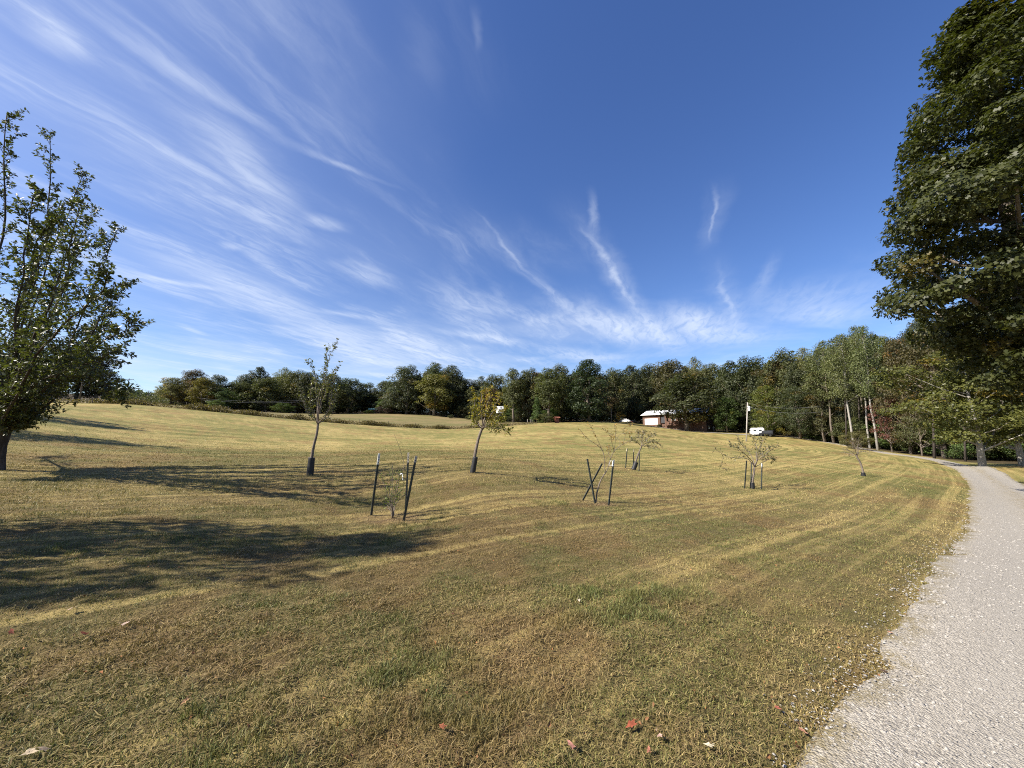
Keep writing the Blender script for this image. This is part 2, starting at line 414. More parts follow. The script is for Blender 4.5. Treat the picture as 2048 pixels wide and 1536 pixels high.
def leaf_mat(name, spec=.35, rough=.42, transl=.3, use_obj=True, base=(.06, .08, .025)):
    def fn(t):
        r = t.attr('rnd'); tone = t.attr('tone')
        if use_obj:
            oi = t.node('ShaderNodeObjectInfo'); c0 = oi.outputs['Color']
        else:
            c0 = t.mix(0.0, base, base)
        dark = t.mix(1.0, c0, (.60, .64, .60), 'MULTIPLY'); lite = t.mix(1.0, c0, (1.55, 1.42, 1.25), 'MULTIPLY')
        c = t.mix(r, dark, lite)
        c = t.mix(tone, c, t.mix(1.0, c, (1.75, 1.12, .60), 'MULTIPLY'))
        d = pr(t, c, rough, spec)
        tr = t.node('ShaderNodeBsdfTranslucent'); t.l.new(t.mix(1.0, c, (1.5, 1.6, .6), 'MULTIPLY'), tr.inputs['Color'])
        m = t.node('ShaderNodeMixShader'); m.inputs[0].default_value = transl; t.l.new(d, m.inputs[1]); t.l.new(tr.outputs[0], m.inputs[2])
        return m.outputs[0], None
    return mat(name, fn)
M_LEAF = leaf_mat('forest_leaf', .25, .5)
M_LEAF_GLOSS = leaf_mat('glossy_leaf', .45, .42, .25)

def bark(name, a, b, scale=3.0):
    def fn(t):
        tcn = t.node('ShaderNodeTexCoord'); mp = t.node('ShaderNodeMapping'); mp.inputs['Scale'].default_value = (4, 4, .7)
        t.l.new(tcn.outputs['Object'], mp.inputs[0]); n = t.noise(mp.outputs[0], scale, 6, .7); n2 = t.noise(tcn.outputs['Object'], .8, 3, .6)
        c = t.mix(t.rng(n, .35, .65), a, b); c = t.mix(t.rng(n2, .4, .7, 0, .4), c, tuple(x*.6 for x in a))
        return pr(t, c, .9, .15, 0, bump(t, n, .8, .03)), None
    return mat(name, fn)
M_BARK = bark('grey_bark', (0.1014, 0.0819, 0.0624), (0.2106, 0.1794, 0.1482)); M_BARK_PALE = bark('pale_bark', (0.2340, 0.2145, 0.1872), (0.3900, 0.3666, 0.3276))
M_BARK_DARK = bark('dark_bark', (0.0390, 0.0328, 0.0273), (0.0936, 0.0780, 0.0663)); M_BARK_YOUNG = bark('young_bark', (0.1170, 0.0936, 0.0741), (0.2340, 0.1950, 0.1599), 9)

# ------------------------------------------------------------------ ground sheet
th = np.concatenate([np.arange(-62, 62.01, .36), np.arange(66, 298, 4.0)]); th = np.radians(th)
rr = np.concatenate([[0.0], .5*1.034**np.arange(0, 236)])
nr, nt = len(rr), len(th)
TH, RR = np.meshgrid(th, rr); gx, gy = RR*np.sin(TH), RR*np.cos(TH)
sv = road_s(gx, gy); gz = terr(gx.ravel(), gy.ravel(), sv)
idx = np.arange(nr*nt).reshape(nr, nt); nxt = np.roll(idx, -1, 1)
q = np.stack([idx[:-1], nxt[:-1], nxt[1:], idx[1:]], -1).reshape(-1, 4)[:, ::-1]

post_sets = {}
SET1 = ground_at(785, 8.2); SET2 = ground_at(1192, 10.8)
DRY_SPOTS += [(SET1[0]-.05, SET1[1]-.05, .95), (SET2[0], SET2[1]-.05, .75)]
X, Yv = gx.ravel(), gy.ravel()
row = ring_d(X, Yv)
tint = field_colour(X, Yv, dryness_and_dimming(X, Yv, row), brownness(X, Yv))
thin = sstep(np.hypot(X, Yv), 6, 40)[:, None]   # soil and thatch colour near the camera, darkened as painted shade between blades
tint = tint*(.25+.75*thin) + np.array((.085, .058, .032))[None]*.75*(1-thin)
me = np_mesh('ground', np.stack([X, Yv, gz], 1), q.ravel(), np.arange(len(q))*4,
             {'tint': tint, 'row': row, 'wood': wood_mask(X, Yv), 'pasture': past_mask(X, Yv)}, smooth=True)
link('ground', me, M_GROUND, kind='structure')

# ------------------------------------------------------------------ gravel road
def m_gravel(t):
    geo = t.node('ShaderNodeNewGeometry'); pos = geo.outputs['Position']
    vo = t.node('ShaderNodeTexVoronoi'); vo.inputs['Scale'].default_value = 72; t.l.new(pos, vo.inputs['Vector'])
    vo2 = t.node('ShaderNodeTexVoronoi'); vo2.inputs['Scale'].default_value = 33; t.l.new(pos, vo2.inputs['Vector'])
    n = t.noise(pos, 1.1, 5, .6); n2 = t.noise(pos, 9, 4, .7); ed = t.attr('edge'); mid = t.attr('mid')
    sp = t.node('ShaderNodeSeparateColor'); t.l.new(vo.outputs['Color'], sp.inputs[0])
    c = t.mix(sp.outputs[0], (0.1960, 0.1744, 0.1400), (0.4880, 0.4400, 0.3600))
    c = t.mix(t.rng(vo.outputs['Distance'], .3, .8, 0, .6), c, (0.1520, 0.1360, 0.1136))
    c = t.mix(t.rng(n, .35, .68, 0, .45), c, (0.2960, 0.2680, 0.2200)); c = t.mix(t.rng(n2, .45, .75, 0, .35), c, (0.4240, 0.3800, 0.3120))
    tr_ = t.attr('track'); c = t.mix(t.math('MULTIPLY', tr_, t.rng(n2, .25, .7, .3, .8)), c, (0.2880, 0.2640, 0.2240))
    gr = t.noise(pos, 3.3, 5, .7)
    c = t.mix(t.math('MULTIPLY', mid, t.rng(gr, .48, .60, 0, .75)), c, (0.2000, 0.1520, 0.0600))
    c = t.mix(t.math('MULTIPLY', ed, t.rng(gr, .40, .56, 0, .8)), c, (0.1600, 0.1240, 0.0480))
    h = t.math('ADD', t.math('SUBTRACT', 1.0, vo.outputs['Distance']), t.math('MULTIPLY', t.math('SUBTRACT', 1.0, vo2.outputs['Distance']), .6))
    return pr(t, c, .9, .2, 0, bump(t, h, .8, .011)), None
M_GRAVEL = mat('gravel', m_gravel)
cl = resample(ROAD_LEFT, .2); tng = np.gradient(cl, axis=0); tng /= np.linalg.norm(tng, axis=1)[:, None]; nrm = np.stack([tng[:, 1], -tng[:, 0]], 1)
offs = np.concatenate([[-.30, -.12], np.linspace(0.02, ROAD_W-.02, 15), [ROAD_W+.12, ROAD_W+.3]])
rgl = .34*(fbm(cl[:, 0]*1.6, cl[:, 1]*1.6, 95, 4)-.5)+.10*(fbm(cl[:, 0]*7, cl[:, 1]*7, 96, 2)-.5); rgr = .5*(fbm(cl[:, 0]*1.1+60, cl[:, 1]*1.1, 97, 4)-.5)
ofs = offs[None] + rgl[:, None]*np.clip(1-offs/1.1, 0, 1)[None] + rgr[:, None]*np.clip((offs-ROAD_W+1.1)/1.1, 0, 1)[None]
rx = cl[:, None, 0]+ofs*nrm[:, None, 0]; ry = cl[:, None, 1]+ofs*nrm[:, None, 1]
f = offs/ROAD_W; crown = .03*(1-(2*f-1)**2) - .02*np.exp(-((f-.25)/.1)**2) - .02*np.exp(-((f-.75)/.1)**2)
rz = terr_raw(rx, ry) - .005 + crown[None] - np.where((f < -.02) | (f > 1.02), .07, 0)[None] + .012*(fbm(rx*3, ry*3, 91, 2)-.5)
nR, nO = rx.shape; idr = np.arange(nR*nO).reshape(nR, nO)
qr = np.stack([idr[:-1, :-1], idr[1:, :-1], idr[1:, 1:], idr[:-1, 1:]], -1).reshape(-1, 4)[:, ::-1]
fr = np.broadcast_to(f[None], rx.shape).ravel()
me = np_mesh('gravel_road', np.stack([rx.ravel(), ry.ravel(), rz.ravel()], 1), qr.ravel(), np.arange(len(qr))*4,
   {'edge': sstep(np.abs(fr-.5), .42, .5), 'mid': np.exp(-((fr-.52)/.11)**2)*sstep(np.hypot(rx, ry).ravel(), 12, 22),
    'track': np.exp(-((fr-.25)/.11)**2)+np.exp(-((fr-.76)/.11)**2)}, smooth=True)
link('gravel_road', me, M_GRAVEL, kind='structure')

# ------------------------------------------------------------------ pebbles on the near road
def pebbles():
    N = 42000
    k = rng.uniform(0, 1, N)**1.3; ii = (k*len(cl)*.30).astype(int)
    # take stations by distance from the camera
    st = np.hypot(cl[:, 0]-1.5, cl[:, 1]-1.5); ok = np.where((cl[:, 1] > .3) & (np.hypot(cl[:, 0], cl[:, 1]) < 26))[0]
    rk = np.hypot(cl[ok, 0], cl[ok, 1]); pw = 1/(1.0+(rk/3.5)**2.0)*sstep(rk, 26, 10); ii = rng.choice(ok, N, p=pw/pw.sum())
    off = rng.uniform(.02, ROAD_W, N); off = np.where(rng.random(N) < .045, rng.normal(-.02, .10, N), off)
    bx = cl[ii, 0]+off*nrm[ii, 0]+rng.uniform(-.2, .2, N)*tng[ii, 0]; by = cl[ii, 1]+off*nrm[ii, 1]+rng.uniform(-.2, .2, N)*tng[ii, 1]
    ss = np.interp(off, offs, crown); ins = (off > 0) & (off < ROAD_W)
    bz = np.where(ins, terr_raw(bx, by)-.005+ss, terr(bx, by)+.01)
    r = np.hypot(bx, by); size = rng.gamma(4.0, .0014, N)*(.7+.10*r); size = np.clip(size, .003, .022)
    octv = np.array([(1, 0, 0), (0, 1, 0), (-1, 0, 0), (0, -1, 0), (0, 0, 1), (.6, .6, .55), (-.6, .6, .5), (-.5, -.6, .6), (.6, -.6, .5)], float)
    fc = np.array([(0, 1, 5), (1, 2, 6), (2, 3, 7), (3, 0, 8), (4, 5, 6), (4, 6, 7), (4, 7, 8), (4, 8, 5), (1, 6, 5), (2, 7, 6), (3, 8, 7), (0, 5, 8)])
    v = octv[None]*(1+.35*rng.uniform(-1, 1, (N, 9, 1)))*np.stack([np.ones(N), rng.uniform(.6, 1, N), rng.uniform(.4, .8, N)], 1)[:, None]
    a = rng.uniform(0, 6.28, N); ca, sa = np.cos(a), np.sin(a)
    v = np.stack([v[..., 0]*ca[:, None]-v[..., 1]*sa[:, None], v[..., 0]*sa[:, None]+v[..., 1]*ca[:, None], v[..., 2]], -1)*size[:, None, None]
    v += np.stack([bx, by, bz-size*.15], 1)[:, None]
    faces = (fc[None]+np.arange(N)[:, None, None]*9).reshape(-1, 3)
    g = rng.uniform(.18, .36, N); tn = np.stack([g, g*.93, g*.83], 1)
    return np_mesh('gravel_stones', v.reshape(-1, 3), faces.ravel(), np.arange(len(faces))*3, {'tint': np.repeat(tn, 9, 0)})
def m_stone(t): return pr(t, t.attr('tint', 'Color'), .85, .25), None
link('gravel_stones', pebbles(), mat('stone_chip', m_stone), kind='stuff')

# ------------------------------------------------------------------ grass blades
def rows_np(row, x, y):
    """windrows of clippings left by the mower: bands that follow the passes"""
    a = vnoise(row*.8, x*.03+y*.05, 301); b = vnoise(row*2.6+31, x*.05-y*.04, 302); c = vnoise(row*5.5+11, x*.09+y*.07, 303); return .24*a+.42*b+.34*c
def grass(N=1180000):
    rgrid = np.geomspace(1.3, 62, 600); cdf = np.cumsum(rgrid*np.gradient(rgrid)/(1+(rgrid/3.4)**2.15)*sstep(rgrid, 62, 16)); cdf /= cdf[-1]
    r = np.interp(rng.random(N), cdf, rgrid); a = np.radians(rng.uniform(-57, 57, N))
    x, y = r*np.sin(a), r*np.cos(a)
    keep = rng.random(N) < np.clip(.25 + 1.5*fbm(x*9, y*9, 55, 2)**1.4, .05, 1); x, y, r = x[keep], y[keep], r[keep]
    s = road_s(x, y); rag = .06+.55*(fbm(x*2.3, y*2.3, 66, 3)-.42)
    rag = rag + .5*(.34*(fbm(x*1.6, y*1.6, 95, 4)-.5)); onroad = (s > rag) & (s < ROAD_W-rag*.7)
    mid = (np.abs(s-ROAD_W*.52) < .28) & (r > 13) & (fbm(x*1.2, y*1.2, 71, 2) > .52)
    keep = (~onroad) | mid | ((rng.random(len(x)) < .12) & (s < rag+.30))
    x, y, r, s = x[keep], y[keep], r[keep], s[keep]; n = len(x)
    row = ring_d(x, y); t = dryness_and_dimming(x, y, row); br = brownness(x, y); wr_ = rows_np(row, x, y)
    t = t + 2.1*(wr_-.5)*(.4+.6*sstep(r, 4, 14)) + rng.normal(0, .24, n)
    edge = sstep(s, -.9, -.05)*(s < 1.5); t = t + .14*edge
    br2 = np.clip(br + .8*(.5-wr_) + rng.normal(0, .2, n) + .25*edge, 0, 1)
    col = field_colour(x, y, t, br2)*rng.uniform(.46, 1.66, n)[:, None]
    lush = sstep(.34*fbm(x*1.6+5, y*1.6, 83, 3)+.26*fbm(x*5+2, y*5, 85, 2)+.40*vnoise(row*1.25+9, x*.15-y*.12, 84), .46, .64)*sstep(r, 40, 8)
    col = col*(1-.30*lush[:, None]) + np.array((0.0800, 0.1200, 0.0320))[None]*(.30*lush[:, None])*rng.uniform(.7, 1.25, n)[:, None]
    lie = rng.random(n) < np.clip(.15 + .25*(t > .7) - .12*lush, 0.04, 1)
    deadc = np.where(rng.random((n, 1)) < .5, np.array((0.3680, 0.2720, 0.1160))[None], np.array((0.2000, 0.1240, 0.0600))[None])
    col = np.where(lie[:, None], col*.35+deadc*.65*rng.uniform(.6, 1.2, n)[:, None], col)
    z = terr(x, y, s)
    clump = .55+.9*fbm(x*6, y*6, 59, 2)
    h = rng.uniform(.012, .037, n)*clump*(1+.8*lush)*(1+.014*r); wd = (.0022+.00062*r)*rng.uniform(.6, 1.4, n)
    lean = np.where(lie, 1.0, rng.uniform(.15, 1.0, n)); yaw = rng.uniform(0, 6.283, n); ld = rng.uniform(0, 6.283, n)
    L = np.where(lie, rng.uniform(.02, .062, n)*(1+.01*r), h*1.1); top = np.where(lie, rng.uniform(-.006, .016, n), h*np.sqrt(np.maximum(.12, 1-.6*lean**2)))
    base_up = np.where(lie, rng.uniform(.002, .026, n)*clump, -.006)
    lx, ly = np.cos(ld)*L*lean, np.sin(ld)*L*lean
    yaw = np.where(lie, ld+1.57+rng.normal(0, .3, n), yaw)
    sx, sy = np.cos(yaw)*wd/2, np.sin(yaw)*wd/2
    z0 = z + base_up
    b0 = np.stack([x-sx, y-sy, z0], 1); b1 = np.stack([x+sx, y+sy, z0], 1)
    bend = np.where(lie, .5+.004/np.maximum(L, .01), .38)
    mz = np.where(lie, top*.5+.004, top*.62)
    m0 = np.stack([x-sx*.8+lx*bend, y-sy*.8+ly*bend, z0+mz], 1); m1 = np.stack([x+sx*.8+lx*bend, y+sy*.8+ly*bend, z0+mz], 1)
    tp = np.stack([x+lx, y+ly, z0+top], 1)
    near = r < 4.6
    vN = np.stack([b0, b1, m1, m0, tp], 1)[near]; nn = len(vN)
    vF = np.stack([b0, b1, tp], 1)[~near]; nf = len(vF)
    o = np.arange(nn)*5; lq = np.stack([o, o+1, o+2, o+3, o+3, o+2, o+4], 1).ravel()
    st = np.stack([np.arange(nn)*7, np.arange(nn)*7+4], 1).ravel()
    o2 = nn*5+np.arange(nf)*3; lf = np.stack([o2, o2+1, o2+2], 1).ravel(); st2 = nn*7+np.arange(nf)*3
    return np_mesh('grass', np.concatenate([vN.reshape(-1, 3), vF.reshape(-1, 3)]), np.concatenate([lq, lf]), np.concatenate([st, st2]),
                   {'tint': np.concatenate([np.repeat(col[near], 5, 0), np.repeat(col[~near], 3, 0)])})
link('grass', grass(), M_BLADE, kind='stuff')

# ------------------------------------------------------------------ leaves and trees
def unit(v): return v/(np.linalg.norm(v, axis=-1, keepdims=True)+1e-9)
def leaf_mesh(name, pos, axis, nrmv, length, wr=.5, fold=.25, lobed=False, tone=None):
    n = len(pos); axis = unit(axis); side = unit(np.cross(nrmv, axis)); nv = np.cross(axis, side)
    L = length[:, None]; W = L*wr
    rnd = rng.random(n)
    if not lobed:
        v = np.stack([pos, pos+axis*L*.5-side*W*.5+nv*W*fold, pos+axis*L, pos+axis*L*.5+side*W*.5+nv*W*fold], 1); k = 4
        o = np.arange(n)*4; lp = np.stack([o, o+1, o+2, o, o+2, o+3], 1).ravel(); st = np.arange(n*2)*3
    else:   # five-pointed leaf
        pts = [(0, 0), (-.5, .18), (-.16, .42), (-.42, .78), (0, 1.0), (.42, .78), (.16, .42), (.5, .18)]
        v = np.stack([pos+axis*L*py_+side*L*px_+nv*L*fold*abs(px_)*.8 for px_, py_ in pts], 1); k = 8
        o = np.arange(n)*8; lp = np.stack([o, o+1, o+2, o, o+2, o+6, o+2, o+3, o+4, o+2, o+4, o+6, o+4, o+5, o+6, o, o+6, o+7], 1).ravel(); st = np.arange(n*6)*3
    tone = np.zeros(n) if tone is None else tone
    return np_mesh(name, v.reshape(-1, 3), lp, st, {'rnd': np.repeat(rnd, k), 'tone': np.repeat(tone, k)})

def rand_dirs(n): return unit(rng.normal(size=(n, 3)))

def crown_proto(seed, H=20.0, Rm=6.0, z0=.12, nclump=55, leaves=9000, lsize=.42, shape='oak', flat=.75, cr=.27, inner=.25, lobed=False, wr=.75, tone_p=0.0, trk=.019):
    """clumpy crown: clumps hang on limbs inside an envelope; returns (crown mesh, trunk mesh)"""
    global rng
    keep = rng; rng = np.random.default_rng(seed)
    def env(t):
        if shape == 'oak': return np.sin(np.pi*np.clip(.10+.82*t, 0, 1))**.65
        if shape == 'round': return np.sqrt(np.clip(1-(2*t-1)**2, .02, 1))
        if shape == 'tall': return np.clip(.45+.55*np.sin(np.pi*np.clip(.12+.8*t, 0, 1)), 0, 1)*np.clip((1.02-t)/.25, .1, 1)**.6
        if shape == 'egg': return np.interp(t, [0, .1, .3, .55, .8, .93, 1], [.6, .85, 1, .98, .74, .46, .2])
        if shape == 'maple': return np.interp(t, [0, .08, .22, .42, .60, .82, 1], [.22, .55, .92, 1, .78, .42, .12])
        if shape == 'cone': return np.clip(1.02-t, 0.02, 1)**.85
        if shape == 'vase': return np.clip(.35+.8*t, 0, 1)*np.clip((1.05-t)/.2, .1, 1)**.5
    cs, crs = [], []
    lob = rng.uniform(.75, 1.15, 7)
    for i in range(nclump):
        t = (i+rng.random())/nclump; t = t**.9
        a = i*2.39996+rng.uniform(-.5, .5); e = float(env(t))*lob[int((a % 6.283)/6.283*7)]
        rad = e*Rm*((rng.uniform(.60, .98) if shape == 'maple' else rng.uniform(.52, 1.10)) if rng.random() > inner else rng.uniform(.05, .6))
        cs.append((rad*math.cos(a), rad*math.sin(a), H*(z0+(1-z0)*t*.96))); crs.append(Rm*cr*(rng.uniform(.65, 1.35) if shape == 'maple' else rng.uniform(.48, 1.45))*(.6+.5*e))
    cs = np.array(cs); crs = np.array(crs)
    wts = crs**2; ci = rng.choice(nclump, leaves, p=wts/wts.sum())
    d = rand_dirs(leaves); d[:, 2] = d[:, 2]*.9+.12; d = unit(d)
    rad = crs[ci]*(.45+.62*rng.random(leaves)**.6)
    pos = cs[ci]+d*rad[:, None]*np.array((1, 1, flat))
    out = unit(pos-np.array((0, 0, H*.45)))
    nv = unit(.55*d+.35*out+np.array((0, 0, .55))+.75*rand_dirs(leaves))
    ax = np.cross(nv, rand_dirs(leaves))
    ct = rng.random(nclump)
    tone = (ct[ci] < tone_p)*rng.uniform(.2, 1, leaves) if tone_p else np.zeros(leaves)
    cm = leaf_mesh('crown', pos, ax, nv, lsize*rng.uniform(.6, 1.3, leaves), wr, .15, lobed, tone)
    mb = MB()
    r0 = H*trk
    wig = rng.normal(0, .012*H, (6, 2)); wig[0] = 0
    tp = [np.array((wig[k][0], wig[k][1], H*.9*k/5)) for k in range(6)]; tp[0][2] = -.5
    mb.tube(tp, [r0*1.35, r0*.95, r0*.78, r0*.55, r0*.32, r0*.1], 8)
    for k in rng.choice(nclump, min(nclump, 26), replace=False):
        c = cs[k]; zb = max(H*z0*.7, c[2]-np.hypot(c[0], c[1])*rng.uniform(.6, 1.0)); zb = min(zb, H*.85)
        tt = zb/(H*.9)*5; i = int(min(tt, 4)); s = tp[i]+(tp[i+1]-tp[i])*(tt-i)
        mid = (s+c)/2+np.array((0, 0, -.04*H*rng.random()))
        rl = r0*.42*(1-zb/H)+.03
        mb.tube([s, mid, c], [rl, rl*.65, rl*.25], 5, cap=False)
    tm = mb.mesh('trunk', True)
    rng = keep
    return cm, tm

PROTO = {
 'oak':   crown_proto(101, z0=.10, nclump=70, leaves=11000, lsize=.44, shape='oak', tone_p=.06),
 'oakb':  crown_proto(102, Rm=6.4, z0=.16, nclump=60, leaves=10000, lsize=.46, shape='round', cr=.25, tone_p=.10),
 'dense': crown_proto(103, Rm=6.2, z0=.05, nclump=90, leaves=14000, lsize=.40, shape='egg', cr=.22),
 'tall':  crown_proto(104, Rm=4.4, z0=.28, nclump=60, leaves=9000, lsize=.38, shape='tall', cr=.30),
 'thin':  crown_proto(105, Rm=4.6, z0=.38, nclump=46, leaves=5200, lsize=.34, shape='tall', cr=.27, inner=.35),
 'poplar': crown_proto(106, trk=.0102, H=26, Rm=4.6, z0=.40, nclump=70, leaves=8800, lsize=.27, shape='tall', cr=.25, inner=.3),
 'low':   crown_proto(107, H=10, Rm=5.0, z0=.06, nclump=60, leaves=9500, lsize=.30, shape='oak', cr=.24, flat=.55, tone_p=.12),
 'edge':  crown_proto(108, H=16, Rm=5.2, z0=.10, nclump=80, leaves=14000, lsize=.26, shape='egg', cr=.22, flat=.6, tone_p=.15),
 'cone':  crown_proto(109, H=10, Rm=3.0, z0=.02, nclump=60, leaves=7000, lsize=.24, shape='cone', cr=.24),
 'spray': crown_proto(110, H=9, Rm=4.2, z0=.22, nclump=46, leaves=5200, lsize=.20, shape='oak', cr=.25, flat=.28),
}
DIM = {'oak': (20, 6), 'oakb': (20, 6.4), 'dense': (20, 6.2), 'tall': (20, 4.4), 'thin': (20, 4.6), 'poplar': (26, 4.6), 'low': (10, 5), 'edge': (16, 5.2), 'cone': (10, 3), 'spray': (9, 4.2)}
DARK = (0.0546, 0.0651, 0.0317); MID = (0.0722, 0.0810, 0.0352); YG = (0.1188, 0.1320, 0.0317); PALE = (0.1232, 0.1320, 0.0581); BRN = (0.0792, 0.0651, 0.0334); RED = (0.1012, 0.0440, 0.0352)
ORG = (0.1672, 0.0968, 0.0264); BLUE = (0.0634, 0.0757, 0.0475); GRN = (0.0616, 0.0924, 0.0282)

def place_tree(proto, base, H, hw, colr, label, group=None, bark_m=None, name='tree', cat='tree', rz=None):
    t = thing(name, label, cat, base, group, random.uniform(0, 6.28) if rz is None else rz)
    h0, r0 = DIM[proto]; sz = H/h0; sx = hw/r0
    t.scale = (sx, sx, sz)
    cm, tm = PROTO[proto]
    tr = link('trunk', tm, M_BARK, t)
    if bark_m is not None:
        tr.material_slots[0].link = 'OBJECT'; tr.material_slots[0].material = bark_m
    cr = link('crown', cm, M_LEAF, t, kind='stuff')
    j = random.uniform(.88, 1.12); cr.color = (colr[0]*j*random.uniform(.95, 1.05), colr[1]*j, colr[2]*j, 1)
    return t
def seen_tree(proto, u, Y, vtop, hwpx, colr, label, group=None, bark_m=None, name='tree', cat='tree', du=0):
    b = ground_at(u, Y); ztop = P(u, vtop, Y)[2]
    return place_tree(proto, b, max(1.0, ztop-b[2]), hwpx*Y/F, colr, label, group, bark_m, name, cat)

